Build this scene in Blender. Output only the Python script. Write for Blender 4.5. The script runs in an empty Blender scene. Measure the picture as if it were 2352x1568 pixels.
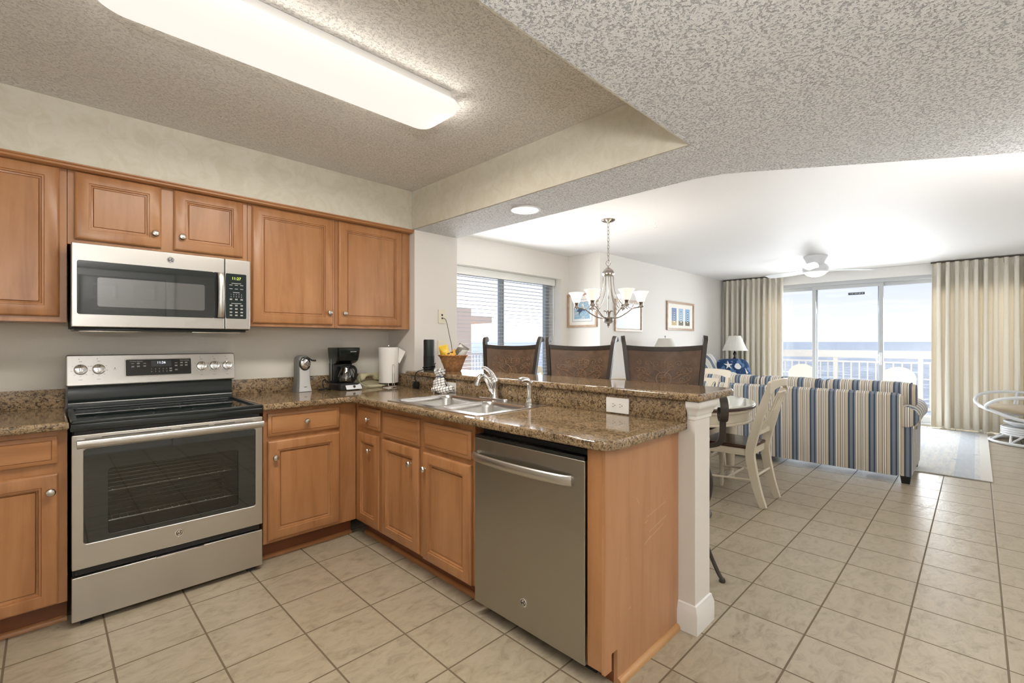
import bpy, bmesh, math, random
from mathutils import Vector, Matrix
PI = math.pi
random.seed(7)
S = bpy.context.scene
C = S.collection

# ------------------------------------------------------------------ camera, world, light, exposure
CAM_H = 1.275
cd = bpy.data.cameras.new('camera'); cam = bpy.data.objects.new('camera', cd); C.objects.link(cam)
cd.sensor_width = 36.0; cd.lens = 36.0 * 1069.0 / 2352.0; cd.clip_start = 0.05; cd.clip_end = 60000
cam.location = (0, 0, CAM_H); cam.rotation_euler = (PI / 2, 0, -PI / 4)
S.camera = cam
S.view_settings.view_transform = 'Standard'; S.view_settings.look = 'None'
S.view_settings.gamma = 1; S.view_settings.exposure = 0.32; S.view_settings.use_curve_mapping = False

W = bpy.data.worlds.new('sky'); S.world = W; W.use_nodes = True

def sky_nodes():
    nt = W.node_tree; N = nt.nodes; L = nt.links; N.clear()
    out = N.new('ShaderNodeOutputWorld'); bg = N.new('ShaderNodeBackground'); L.new(bg.outputs[0], out.inputs[0])
    tc = N.new('ShaderNodeTexCoord'); sep = N.new('ShaderNodeSeparateXYZ'); L.new(tc.outputs['Generated'], sep.inputs[0])
    r = N.new('ShaderNodeValToRGB'); L.new(sep.outputs['Z'], r.inputs[0])
    e = r.color_ramp.elements
    e[0].position = 0.0; e[0].color = (1.0, 1.0, 1.0, 1)
    e[1].position = 0.30; e[1].color = (0.62, 0.74, 0.95, 1)
    for p, c in ((0.03, (0.94, 0.94, 0.985)), (0.09, (0.76, 0.80, 0.945)), (0.16, (0.72, 0.79, 0.945))):
        x = e.new(p); x.color = (*c, 1)
    mp = N.new('ShaderNodeMapping'); mp.inputs['Scale'].default_value = (2.2, 2.2, 22.0); L.new(tc.outputs['Generated'], mp.inputs[0])
    nz = N.new('ShaderNodeTexNoise'); nz.inputs['Scale'].default_value = 2.3; nz.inputs['Detail'].default_value = 7; L.new(mp.outputs[0], nz.inputs['Vector'])
    cr = N.new('ShaderNodeValToRGB'); cr.color_ramp.elements[0].position = 0.5; cr.color_ramp.elements[1].position = 0.78; L.new(nz.outputs['Fac'], cr.inputs[0])
    mx = N.new('ShaderNodeMixRGB'); L.new(cr.outputs[0], mx.inputs[0]); L.new(r.outputs[0], mx.inputs[1]); mx.inputs[2].default_value = (1, 0.99, 0.99, 1)
    my = N.new('ShaderNodeMath'); my.operation = 'MULTIPLY_ADD'; my.use_clamp = False; L.new(sep.outputs['Y'], my.inputs[0]); my.inputs[1].default_value = 3.6; my.inputs[2].default_value = -0.6
    mk = N.new('ShaderNodeMath'); mk.operation = 'MAXIMUM'; L.new(my.outputs[0], mk.inputs[0]); mk.inputs[1].default_value = 0.95
    L.new(mx.outputs[0], bg.inputs[0]); L.new(mk.outputs[0], bg.inputs[1])
sky_nodes()

def sun(name, direction, energy, angle, color):
    l = bpy.data.lights.new(name, 'SUN'); l.energy = energy; l.angle = math.radians(angle); l.color = color
    o = bpy.data.objects.new(name, l); C.objects.link(o); o.location = (12, -8, 12)
    o.rotation_euler = Vector(direction).to_track_quat('-Z', 'Y').to_euler()
def area(name, loc, direction, sx, sy, energy, color, spread=180):
    l = bpy.data.lights.new(name, 'AREA'); l.shape = 'RECTANGLE'; l.size = sx; l.size_y = sy; l.energy = energy; l.color = color
    l.spread = math.radians(spread)
    o = bpy.data.objects.new(name, l); C.objects.link(o); o.location = loc
    o.rotation_euler = Vector(direction).to_track_quat('-Z', 'Y').to_euler()
    return o
def point(name, loc, energy, color, radius=0.05):
    l = bpy.data.lights.new(name, 'POINT'); l.energy = energy; l.color = color; l.shadow_soft_size = radius
    o = bpy.data.objects.new(name, l); C.objects.link(o); o.location = loc
    return o
sun('sun', (-0.61, 0.06, -0.79), 3.0, 1.0, (1.0, 0.96, 0.88))
# daylight coming in through the balcony door and the dining window
area('balcony_daylight', (9.62, 1.15, 1.10), (-1, 0, -0.22), 3.3, 1.9, 160, (0.96, 0.98, 1.0), 150)
area('window_daylight', (3.75, 4.10, 1.45), (-0.1, -1, -0.15), 1.4, 1.2, 38, (0.96, 0.98, 1.0))

# added upward fill lights out of frame, brightening the room off the ceilings
area('added_up_fill', (-0.35, -0.45, 1.55), (0.15, 0.15, 1), 0.5, 0.5, 52, (1.0, 0.99, 0.98))
area('added_up_fill', (3.7, -0.95, 1.5), (0.25, 0.2, 1), 0.5, 0.5, 27, (1.0, 0.985, 0.97))

# ------------------------------------------------------------------ geometry helpers
class G:
    def __init__(s): s.bm = bmesh.new()
    def mark(s): s.bm.verts.ensure_lookup_table(); return len(s.bm.verts)
    def T(s, M, k=0):
        s.bm.verts.ensure_lookup_table()
        bmesh.ops.transform(s.bm, matrix=M, verts=s.bm.verts[k:]); return s
    def box(s, x0, y0, z0, x1, y1, z1, bev=0.0, seg=2):
        x0, x1 = sorted((x0, x1)); y0, y1 = sorted((y0, y1)); z0, z1 = sorted((z0, z1))
        k = s.mark()
        v = [s.bm.verts.new(p) for p in ((x0,y0,z0),(x1,y0,z0),(x1,y1,z0),(x0,y1,z0),(x0,y0,z1),(x1,y0,z1),(x1,y1,z1),(x0,y1,z1))]
        f = [s.bm.faces.new([v[i] for i in q]) for q in ((3,2,1,0),(4,5,6,7),(0,1,5,4),(1,2,6,5),(2,3,7,6),(3,0,4,7))]
        if bev > 0:
            ed = list({e for a in f for e in a.edges})
            bmesh.ops.bevel(s.bm, geom=ed, offset=bev, segments=seg, profile=0.5, affect='EDGES')
        return s
    def rings(s, loops, cap0=True, cap1=True, closed=True, wrap=False):
        R = [[s.bm.verts.new(p) for p in lp] for lp in loops]
        n = len(R[0]); m = len(R)
        for i in range(m if wrap else m - 1):
            a, b = R[i], R[(i + 1) % m]
            for j in range(n if closed else n - 1):
                q = (a[j], a[(j + 1) % n], b[(j + 1) % n], b[j])
                try: s.bm.faces.new(q)
                except ValueError: pass
        if cap0 and not wrap and closed: s.bm.faces.new(list(reversed(R[0])))
        if cap1 and not wrap and closed: s.bm.faces.new(R[-1])
        return s
    def lathe(s, prof, seg=28, M=None, sx=1.0, sy=1.0):
        k = s.mark()
        loops = []
        for r, z in prof:
            r = max(r, 1e-4)
            loops.append([(r * sx * math.cos(2*PI*j/seg), r * sy * math.sin(2*PI*j/seg), z) for j in range(seg)])
        s.rings(loops)
        if M is not None: s.T(M, k)
        return s
    def tube(s, pts, r=0.01, seg=10, closed=False, section=None, up=None):
        """sweep a circle (or a list of 2d section points) along pts; r is one radius or one per point"""
        P = [Vector(p) for p in pts]; n = len(P)
        rs = r if isinstance(r, (list, tuple)) else [r] * n
        if section is None: sec = [(math.cos(2*PI*j/seg), math.sin(2*PI*j/seg)) for j in range(seg)]
        else: sec = section
        tan = []
        for i in range(n):
            a = P[(i - 1) % n] if (closed or i > 0) else P[i]
            b = P[(i + 1) % n] if (closed or i < n - 1) else P[i]
            t = (b - a); t = t.normalized() if t.length > 1e-9 else Vector((0, 0, 1)); tan.append(t)
        ref = Vector(up) if up is not None else (Vector((0, 0, 1)) if abs(tan[0].z) < 0.9 else Vector((1, 0, 0)))
        u = (ref - tan[0] * ref.dot(tan[0])).normalized()
        loops = []
        for i in range(n):
            if up is not None:
                u2 = ref - tan[i] * ref.dot(tan[i])
                if u2.length > 1e-4: u = u2.normalized()
            else:
                u = (u - tan[i] * u.dot(tan[i])).normalized()
            w = tan[i].cross(u)
            loops.append([P[i] + (u * a + w * b) * rs[i] for a, b in sec])
        return s.rings(loops, wrap=closed)
    def ball(s, c, rx, ry=None, rz=None, seg=20, rows=12):
        ry = rx if ry is None else ry; rz = rx if rz is None else rz
        loops = []
        for i in range(rows + 1):
            a = -PI/2 + PI * i / rows; r = max(math.cos(a), 1e-3)
            loops.append([(c[0] + rx*r*math.cos(2*PI*j/seg), c[1] + ry*r*math.sin(2*PI*j/seg), c[2] + rz*math.sin(a)) for j in range(seg)])
        return s.rings(loops)
    def plate(s, outer, holes=(), t=0.01, bev=0.0, M=None, seg=3):
        """flat plate with holes in local XY, z from 0 to t"""
        cu = bpy.data.curves.new('tmp', 'CURVE'); cu.dimensions = '2D'; cu.fill_mode = 'BOTH'
        cu.extrude = max(t / 2 - bev, 1e-5); cu.bevel_depth = bev; cu.bevel_resolution = seg; cu.offset = -bev
        for lp in [outer] + list(holes):
            sp = cu.splines.new('POLY'); sp.points.add(len(lp) - 1); sp.use_cyclic_u = True
            for p, q in zip(sp.points, lp): p.co = (q[0], q[1], 0, 1)
        o = bpy.data.objects.new('tmp', cu); C.objects.link(o)
        dg = bpy.context.evaluated_depsgraph_get()
        me = bpy.data.meshes.new_from_object(o.evaluated_get(dg))
        bpy.data.objects.remove(o); bpy.data.curves.remove(cu)
        k = s.mark(); s.bm.from_mesh(me); bpy.data.meshes.remove(me)
        s.T(Matrix.Translation((0, 0, t / 2)), k)
        if M is not None: s.T(M, k)
        return s
    def text(s, body, size, t=0.0006, M=None, align='CENTER', bold=0.0):
        cu = bpy.data.curves.new('tmp', 'FONT'); cu.body = body; cu.size = size; cu.align_x = align; cu.align_y = 'CENTER'
        cu.extrude = t / 2; cu.offset = bold; cu.resolution_u = 3
        o = bpy.data.objects.new('tmp', cu); C.objects.link(o)
        dg = bpy.context.evaluated_depsgraph_get()
        me = bpy.data.meshes.new_from_object(o.evaluated_get(dg))
        bpy.data.objects.remove(o); bpy.data.curves.remove(cu)
        k = s.mark(); s.bm.from_mesh(me); bpy.data.meshes.remove(me)
        if M is not None: s.T(M, k)
        return s
    def sheet(s, fn, nu, nv, th=0.003):
        """open surface fn(u,v)->(point) u,v in 0..1, made into a closed slab of thickness th along its normals"""
        P = [[Vector(fn(i / nu, j / nv)) for j in range(nv + 1)] for i in range(nu + 1)]
        def nrm(i, j):
            a = P[min(i+1, nu)][j] - P[max(i-1, 0)][j]; b = P[i][min(j+1, nv)] - P[i][max(j-1, 0)]
            c = a.cross(b); return c.normalized() if c.length > 1e-12 else Vector((0, 0, 1))
        A = [[s.bm.verts.new(P[i][j]) for j in range(nv + 1)] for i in range(nu + 1)]
        B = [[s.bm.verts.new(P[i][j] - nrm(i, j) * th) for j in range(nv + 1)] for i in range(nu + 1)]
        for i in range(nu):
            for j in range(nv):
                s.bm.faces.new((A[i][j], A[i+1][j], A[i+1][j+1], A[i][j+1]))
                s.bm.faces.new((B[i][j+1], B[i+1][j+1], B[i+1][j], B[i][j]))
        for i in range(nu):
            s.bm.faces.new((A[i+1][0], A[i][0], B[i][0], B[i+1][0])); s.bm.faces.new((A[i][nv], A[i+1][nv], B[i+1][nv], B[i][nv]))
        for j in range(nv):
            s.bm.faces.new((A[0][j], A[0][j+1], B[0][j+1], B[0][j])); s.bm.faces.new((A[nu][j+1], A[nu][j], B[nu][j], B[nu][j+1]))
        return s

def rrect(x0, y0, x1, y1, r, n=5):
    out = []
    for cx, cy, a0 in ((x1 - r, y0 + r, -90), (x1 - r, y1 - r, 0), (x0 + r, y1 - r, 90), (x0 + r, y0 + r, 180)):
        for i in range(n + 1):
            a = math.radians(a0 + 90 * i / n); out.append((cx + r * math.cos(a), cy + r * math.sin(a)))
    return out
def rect(x0, y0, x1, y1): return [(x0, y0), (x1, y0), (x1, y1), (x0, y1)]
def circ(cx, cy, r, n=32, ry=None): return [(cx + r * math.cos(2*PI*i/n), cy + (ry or r) * math.sin(2*PI*i/n)) for i in range(n)]
def rpoly(pts, rad, n=6):
    out = []; m = len(pts)
    for i in range(m):
        p = Vector(pts[i]); a = Vector(pts[i - 1]); b = Vector(pts[(i + 1) % m]); r = rad[i]
        if r <= 0: out.append(tuple(p)); continue
        da = (a - p).normalized(); db = (b - p).normalized()
        th = da.angle(db); d = r / math.tan(th / 2)
        c = p + (da + db).normalized() * (r / math.sin(th / 2))
        s0 = p + da * d - c; s1 = p + db * d - c
        a0 = math.atan2(s0.y, s0.x); a1 = math.atan2(s1.y, s1.x); dd = (a1 - a0 + PI) % (2*PI) - PI
        for k in range(n + 1): t = a0 + dd * k / n; out.append((c.x + r * math.cos(t), c.y + r * math.sin(t)))
    return out
def spl(pts, n=6, closed=False):
    P = [Vector(p) for p in pts]; m = len(P); out = []
    def g(i): return P[i % m] if closed else P[max(0, min(m - 1, i))]
    for i in range(m if closed else m - 1):
        a, b, c, d = g(i - 1), g(i), g(i + 1), g(i + 2)
        for k in range(n):
            t = k / n
            out.append(0.5 * ((2*b) + (-a + c)*t + (2*a - 5*b + 4*c - d)*t*t + (-a + 3*b - 3*c + d)*t*t*t))
    if not closed: out.append(P[-1].copy())
    return out
TR = lambda x, y, z: Matrix.Translation((x, y, z))
RX = lambda d: Matrix.Rotation(math.radians(d), 4, 'X')
RY = lambda d: Matrix.Rotation(math.radians(d), 4, 'Y')
RZ = lambda d: Matrix.Rotation(math.radians(d), 4, 'Z')
FRONT = RX(90)                       # local XY plate -> upright XZ, its front towards -y
def onfront(x, y, z): return TR(x, y, z) @ FRONT
def onleft(x, y, z): return TR(x, y, z) @ RZ(-90) @ FRONT        # front towards -x, local x runs towards -y

FR = {}
def obj(name, g, mat, parent=None, local=False, smooth=35, label=None):
    me = bpy.data.meshes.new(name)
    bmesh.ops.recalc_face_normals(g.bm, faces=g.bm.faces[:])
    if parent is not None and not local:
        bmesh.ops.transform(g.bm, matrix=FR[parent.name].inverted(), verts=g.bm.verts[:])
    g.bm.to_mesh(me); g.bm.free()
    if smooth:
        me.polygons.foreach_set('use_smooth', [True] * len(me.polygons)); me.set_sharp_from_angle(angle=math.radians(smooth))
    for m in (mat if isinstance(mat, (list, tuple)) else [mat]): me.materials.append(m)
    o = bpy.data.objects.new(name, me); C.objects.link(o)
    if parent is not None:
        o.parent = parent; FR[o.name] = FR[parent.name]
    else: FR[o.name] = Matrix.Identity(4)
    if label: o['label'] = label
    return o
def tag(o, label, cat, group=None):
    o['label'] = label; o['category'] = cat
    if group: o['group'] = group
    return o
def thing(name, label, cat, loc=(0, 0, 0), rz=0, group=None):
    o = bpy.data.objects.new(name, None); C.objects.link(o); o.empty_display_size = 0.1
    o.location = loc; o.rotation_euler = (0, 0, math.radians(rz)); FR[o.name] = TR(*loc) @ RZ(rz)
    return tag(o, label, cat, group)
def struct(name, g, mat, parent=None, smooth=35):
    o = obj(name, g, mat, parent, smooth=smooth)
    if parent is None: o['kind'] = 'structure'
    return o
def sframe(name, loc=(0, 0, 0)):
    o = bpy.data.objects.new(name, None); C.objects.link(o); o.location = loc; FR[o.name] = TR(*loc); o['kind'] = 'structure'; return o
def copy_tree(o, parent=None):
    c = o.copy(); C.objects.link(c)
    if parent is not None: c.parent = parent
    for ch in list(o.children): copy_tree(ch, c)
    return c

# ------------------------------------------------------------------ materials
def lin(c): c /= 255.0; return c / 12.92 if c <= 0.04045 else ((c + 0.055) / 1.055) ** 2.4
def rgb(r, g, b): return (lin(r), lin(g), lin(b), 1)
class MT:
    def __init__(s, name):
        s.m = bpy.data.materials.new(name); s.m.use_nodes = True; s.nt = s.m.node_tree; s.N = s.nt.nodes; s.L = s.nt.links
        s.b = s.N['Principled BSDF']
    def set(s, **k):
        names = {'col': 'Base Color', 'rough': 'Roughness', 'metal': 'Metallic', 'spec': 'Specular IOR Level', 'trans': 'Transmission Weight', 'alpha': 'Alpha', 'coat': 'Coat Weight', 'coatr': 'Coat Roughness', 'sheen': 'Sheen Weight', 'emc': 'Emission Color', 'ems': 'Emission Strength', 'sss': 'Subsurface Weight', 'ior': 'IOR', 'aniso': 'Anisotropic'}
        for a, v in k.items(): s.b.inputs[names[a]].default_value = v
        return s
    def node(s, t, **k):
        n = s.N.new('ShaderNode' + t)
        for a, v in k.items():
            if a in n.inputs.keys(): n.inputs[a].default_value = v
            elif a.replace('_', ' ') in n.inputs.keys(): n.inputs[a.replace('_', ' ')].default_value = v
            else: setattr(n, a, v)
        return n
    def link(s, a, b): s.L.new(a, b)
    def coord(s, scale=(1, 1, 1), loc=(0, 0, 0), rot=(0, 0, 0), rnd=False):
        tc = s.node('TexCoord'); mp = s.node('Mapping'); mp.inputs['Scale'].default_value = scale; mp.inputs['Location'].default_value = loc; mp.inputs['Rotation'].default_value = rot
        src = tc.outputs['Object']
        if rnd:
            oi = s.node('ObjectInfo'); ad = s.node('VectorMath', operation='MULTIPLY_ADD'); ad.inputs[1].default_value = (17, 31, 23)
            cb = s.node('CombineXYZ'); [s.link(oi.outputs['Random'], cb.inputs[i]) for i in range(3)]
            s.link(cb.outputs[0], ad.inputs[0]); s.link(src, ad.inputs[2]); src = ad.outputs[0]
        s.link(src, mp.inputs['Vector']); return mp.outputs[0]
    def noise(s, vec, scale, detail=4, rough=0.5, dist=0.0):
        n = s.node('TexNoise'); n.inputs['Scale'].default_value = scale; n.inputs['Detail'].default_value = detail; n.inputs['Roughness'].default_value = rough; n.inputs['Distortion'].default_value = dist
        s.link(vec, n.inputs['Vector']); return n.outputs['Fac']
    def ramp(s, fac, stops, const=False):
        r = s.node('ValToRGB'); e = r.color_ramp.elements
        if const: r.color_ramp.interpolation = 'CONSTANT'
        while len(e) < len(stops): e.new(0.5)
        for x, (p, c) in zip(e, stops): x.position = p; x.color = c if len(c) == 4 else (*c, 1)
        s.link(fac, r.inputs[0]); return r.outputs[0]
    def mix(s, f, a, b, mode='MIX'):
        m = s.node('MixRGB'); m.blend_type = mode
        for i, v in ((0, f), (1, a), (2, b)):
            if isinstance(v, (int, float)): m.inputs[i].default_value = v
            elif isinstance(v, tuple): m.inputs[i].default_value = v
            else: s.link(v, m.inputs[i])
        return m.outputs[0]
    def math(s, op, a, b=0.0, c=0.0):
        m = s.node('Math'); m.operation = op
        for i, v in enumerate((a, b, c)):
            if isinstance(v, (int, float)): m.inputs[i].default_value = v
            else: s.link(v, m.inputs[i])
        return m.outputs[0]
    def color(s, sock): s.link(sock, s.b.inputs['Base Color']); return s
    def bump(s, h, strength=0.3, dist=0.01):
        b = s.node('Bump'); b.inputs['Strength'].default_value = strength; b.inputs['Distance'].default_value = dist
        s.link(h, b.inputs['Height']); s.link(b.outputs[0], s.b.inputs['Normal']); return s

def plain(name, col, rough=0.5, **k): return MT(name).set(col=col, rough=rough, **k).m
def paint(name, col, scale=160, st=0.12, rough=0.6, blot=None):
    t = MT(name).set(col=col, rough=rough, spec=0.3); v = t.coord()
    n = t.noise(v, scale, 3); t.bump(n, st, 0.004)
    if blot:
        b = t.noise(t.coord(scale=(1, 1, 1)), 9, 6, 0.65, 1.5); t.color(t.mix(t.ramp(b, [(0.42, (0, 0, 0)), (0.62, (1, 1, 1))]), col, blot))
    return t.m
def knockdown(name, col, scale, st):
    t = MT(name).set(col=col, rough=0.75, spec=0.25); v = t.coord()
    a = t.ramp(t.noise(v, scale, 5, 0.6, 0.4), [(0.36, (0, 0, 0)), (0.47, (1, 1, 1))])
    b = t.noise(v, scale * 3.2, 2)
    h = t.math('ADD', a, t.math('MULTIPLY', b, 0.35)); t.bump(h, st, 0.012); return t.m
def wood(name, base, dark, light, axis='z', rough=0.34, sc=1.0):
    t = MT(name).set(rough=rough, spec=0.45, coat=0.15, coatr=0.25)
    scl = {'z': (14, 14, 1.3), 'x': (1.3, 14, 14), 'y': (14, 1.3, 14)}[axis]
    v = t.coord(scale=tuple(c * sc for c in scl), rnd=True)
    n = t.noise(v, 1.0, 6, 0.6, 0.6)
    v2 = t.coord(scale=(2.2, 2.2, 1.4) if axis == 'z' else (1.4, 2.2, 2.2), rnd=True); m = t.noise(v2, 1.5, 4, 0.6, 1.0)
    c = t.ramp(n, [(0.25, dark), (0.5, base), (0.78, light)])
    c = t.mix(t.ramp(m, [(0.35, (0.35, 0.35, 0.35)), (0.7, (0, 0, 0))]), c, dark)
    fine = t.noise(t.coord(scale=tuple(x * 6 for x in scl), rnd=True), 1.0, 2)
    c = t.mix(t.math('MULTIPLY', fine, 0.15), c, dark)
    t.color(c); t.bump(fine, 0.05, 0.002); return t.m
def granite():
    t = MT('granite').set(rough=0.07, spec=0.6); v = t.coord()
    w = t.noise(v, 52, 8, 0.74, 0.9)
    c = t.ramp(w, [(0.32, rgb(44, 38, 32)), (0.42, rgb(86, 71, 54)), (0.475, rgb(146, 122, 92)), (0.55, rgb(178, 153, 119)), (0.61, rgb(146, 121, 92)), (0.70, rgb(86, 73, 56))])
    w2 = t.noise(v, 130, 5, 0.7, 0.8)
    c = t.mix(t.ramp(w2, [(0.545, (0, 0, 0)), (0.60, (1, 1, 1))]), c, rgb(34, 30, 26))
    w3 = t.noise(t.coord(loc=(3, 7, 1)), 105, 4, 0.6, 0.6)
    c = t.mix(t.ramp(w3, [(0.60, (0, 0, 0)), (0.68, (0.8, 0.8, 0.8))]), c, rgb(206, 186, 152))
    big = t.noise(t.coord(loc=(1, 2, 3)), 7, 4, 0.6)
    c = t.mix(t.ramp(big, [(0.35, (0.35, 0.35, 0.35)), (0.65, (0, 0, 0))]), c, rgb(84, 66, 46))
    t.color(c); return t.m
def steel(name, col=(0.62, 0.60, 0.57, 1), rough=0.30, axis='x'):
    t = MT(name).set(col=col, metal=1.0, rough=rough)
    v = t.coord(scale=(2, 300, 300) if axis == 'x' else (300, 300, 2)); n = t.noise(v, 1.0, 2)
    r = t.math('MULTIPLY_ADD', n, 0.06, rough - 0.03); t.link(r, t.b.inputs['Roughness'])
    big = t.noise(t.coord(scale=(3, 3, 3)), 1.5, 3); t.color(t.mix(t.math('MULTIPLY', big, 0.25), col, tuple(c * 0.72 for c in col[:3]) + (1,)))
    return t.m
def tiles():
    t = MT('floor_tile').set(rough=0.32, spec=0.45); tc = t.coord(loc=(-0.493, -0.532, 0))
    br = t.node('TexBrick'); br.offset = 0.0; br.squash = 1.0; t.link(tc, br.inputs['Vector'])
    for k, x in (('Scale', 1.0), ('Mortar Size', 0.0042), ('Mortar Smooth', 0.25), ('Bias', 0.0), ('Brick Width', 0.3065), ('Row Height', 0.3085)): br.inputs[k].default_value = x
    br.inputs['Color1'].default_value = (0, 0, 0, 1); br.inputs['Color2'].default_value = (1, 1, 1, 1); br.inputs['Mortar'].default_value = (0.5, 0.5, 0.5, 1)
    rndv = br.outputs['Color']; fac = br.outputs['Fac']
    off = t.node('VectorMath', operation='MULTIPLY_ADD'); t.link(rndv, off.inputs[0]); off.inputs[1].default_value = (9, 5, 3); t.link(t.coord(scale=(1, 1, 1)), off.inputs[2])
    mp = t.node('Mapping'); mp.inputs['Scale'].default_value = (9, 16, 8); mp.inputs['Rotation'].default_value = (0, 0, 0.5); t.link(off.outputs[0], mp.inputs[0])
    n = t.noise(mp.outputs[0], 1.3, 9, 0.68, 0.8)
    c = t.ramp(n, [(0.28, rgb(138, 125, 103)), (0.46, rgb(165, 153, 131)), (0.60, rgb(176, 164, 143)), (0.8, rgb(158, 145, 122))])
    c = t.mix(t.math('MULTIPLY', rndv, 0.16), c, rgb(168, 153, 130))
    c = t.mix(fac, c, rgb(112, 98, 78)); t.color(c)
    h = t.math('SUBTRACT', t.math('MULTIPLY', n, 0.9), t.math('MULTIPLY', fac, 1.0)); t.bump(h, 0.35, 0.006)
    r = t.math('MULTIPLY_ADD', n, 0.25, 0.2); t.link(t.math('MAXIMUM', r, t.math('MULTIPLY', fac, 0.8)), t.b.inputs['Roughness'])
    return t.m
def stripes(name, axis, period=0.157, off=0.0, pale=False):
    t = MT(name).set(rough=0.85, spec=0.15, sheen=0.2)
    sp = t.node('SeparateXYZ'); t.link(t.coord(), sp.inputs[0])
    src = sp.outputs[axis] if len(axis) == 1 else t.math('ADD', sp.outputs[axis[0]], sp.outputs[axis[1]])
    f = t.math('FRACT', t.math('MULTIPLY_ADD', src, 1.0 / period, off + 50))
    nv, sl, gr, be, wh, dk = rgb(68, 82, 98), rgb(100, 113, 130), rgb(156, 162, 172), rgb(204, 193, 175), rgb(236, 233, 224), rgb(62, 62, 66)
    if pale: nv, dk, be = rgb(104, 130, 166), rgb(120, 134, 156), rgb(226, 222, 212)
    seq = [(0.0, nv), (0.055, sl), (0.11, gr), (0.135, sl), (0.165, gr), (0.19, sl), (0.245, nv), (0.295, dk), (0.31, be), (0.47, dk), (0.495, wh), (0.55, be), (0.575, dk), (0.60, wh), (0.655, dk), (0.68, be), (0.84, dk), (0.86, wh), (0.93, dk), (0.95, gr)]
    t.color(t.ramp(f, seq, const=True)); t.bump(t.noise(t.coord(), 500, 2), 0.08, 0.002); return t.m
def glass(name, tint=(1, 1, 1, 1), refl=0.06, rough=0.0):
    m = bpy.data.materials.new(name); m.use_nodes = True; N = m.node_tree.nodes; L = m.node_tree.links; N.clear()
    o = N.new('ShaderNodeOutputMaterial'); mx = N.new('ShaderNodeMixShader'); tr = N.new('ShaderNodeBsdfTransparent'); gl = N.new('ShaderNodeBsdfGlossy')
    tr.inputs[0].default_value = tint; gl.inputs['Roughness'].default_value = rough; mx.inputs[0].default_value = refl
    L.new(tr.outputs[0], mx.inputs[1]); L.new(gl.outputs[0], mx.inputs[2]); L.new(mx.outputs[0], o.inputs[0]); return m
def emit(name, col, st, base=None):
    return MT(name).set(col=base or col, emc=col, ems=st, rough=0.4).m

M = {}
M['wall_kitchen'] = paint('wall_kitchen_paint', rgb(228, 225, 216), 120, 0.10)
M['soffit_face'] = paint('soffit_face_paint', rgb(216, 212, 198), 120, 0.12, blot=rgb(209, 203, 186))
M['wall_white'] = paint('wall_white_paint', rgb(226, 222, 216), 120, 0.08)
M['ceil_low'] = knockdown('ceiling_knockdown_coarse', rgb(228, 228, 227), 105, 0.9)
M['ceil_high'] = knockdown('ceiling_knockdown_fine', rgb(232, 228, 222), 95, 0.7)
M['ceil_living'] = paint('ceiling_living_paint', rgb(228, 226, 224), 90, 0.15)
M['white_trim'] = plain('white_trim_paint', rgb(234, 233, 230), 0.35)
M['wood'] = wood('maple_wood', rgb(180, 128, 84), rgb(148, 99, 60), rgb(192, 144, 100))
M['wood_h'] = wood('maple_wood_horizontal', rgb(180, 128, 84), rgb(148, 99, 60), rgb(192, 144, 100), 'x')
M['wood_dark'] = wood('toe_kick_wood', rgb(120, 66, 34), rgb(84, 44, 22), rgb(138, 80, 44), 'x')
M['veneer'] = wood('veneer_panel_wood', rgb(186, 138, 98), rgb(168, 118, 80), rgb(194, 148, 110))
M['granite'] = granite()
M['steel'] = steel('brushed_steel')
M['steel_dark'] = steel('brushed_steel_warm', (0.42, 0.40, 0.35, 1), 0.34, 'z')
M['chrome'] = plain('chrome', (0.82, 0.82, 0.83, 1), 0.08, metal=1.0)
M['nickel'] = plain('satin_nickel', (0.66, 0.63, 0.58, 1), 0.25, metal=1.0)
M['sinksteel'] = steel('sink_steel', (0.66, 0.65, 0.63, 1), 0.24)
M['black_glass'] = plain('black_glass', (0.008, 0.012, 0.011, 1), 0.03, spec=1.0)
M['black_enamel'] = plain('black_enamel', (0.012, 0.018, 0.018, 1), 0.16, spec=0.6)
M['black'] = plain('black_plastic', (0.012, 0.013, 0.013, 1), 0.3)
M['black_matte'] = plain('black_matte', (0.015, 0.015, 0.015, 1), 0.6)
M['oven_glass'] = glass('oven_window_glass', (0.62, 0.62, 0.60, 1), 0.06, 0.02)
M['oven_inside'] = plain('oven_inside', (0.035, 0.035, 0.033, 1), 0.5)
M['tile'] = tiles()
M['pane'] = glass('window_pane_glass', (0.97, 0.985, 1.0, 1), 0.018)
M['white_plastic'] = plain('white_plastic', rgb(236, 236, 232), 0.3)
M['ivory'] = plain('ivory_plastic', rgb(226, 220, 200), 0.35)
M['slot'] = plain('dark_slot', (0.02, 0.02, 0.02, 1), 0.6)
M['alu'] = plain('white_aluminium_frame', rgb(188, 191, 193), 0.35)
M['ink'] = plain('grey_ink', (0.10, 0.10, 0.10, 1), 0.6)
M['white_ink'] = plain('white_ink', rgb(225, 225, 220), 0.5)
M['diffuser'] = emit('lamp_diffuser', (1.0, 0.93, 0.86, 1), 0.72, rgb(150, 140, 128))
M['digits_green'] = emit('green_digits', (0.62, 0.85, 0.10, 1), 1.0)
M['digits_white'] = emit('white_digits', (0.85, 0.9, 1.0, 1), 1.2)
M['bulb'] = emit('warm_bulb', (1.0, 0.88, 0.70, 1), 1.5)
M['can_light'] = emit('recessed_lens', (1.0, 0.93, 0.84, 1), 1.5)
M['frost'] = emit('frosted_shade', (1.0, 0.90, 0.80, 1), 0.42, rgb(245, 232, 220))
M['bronze'] = plain('dark_bronze', (0.050, 0.040, 0.034, 1), 0.42, metal=0.2)
M['pewter'] = plain('pewter_metal', (0.30, 0.27, 0.24, 1), 0.25, metal=1.0)
M['cream_paint'] = plain('cream_furniture_paint', rgb(216, 207, 188), 0.4)
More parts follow.
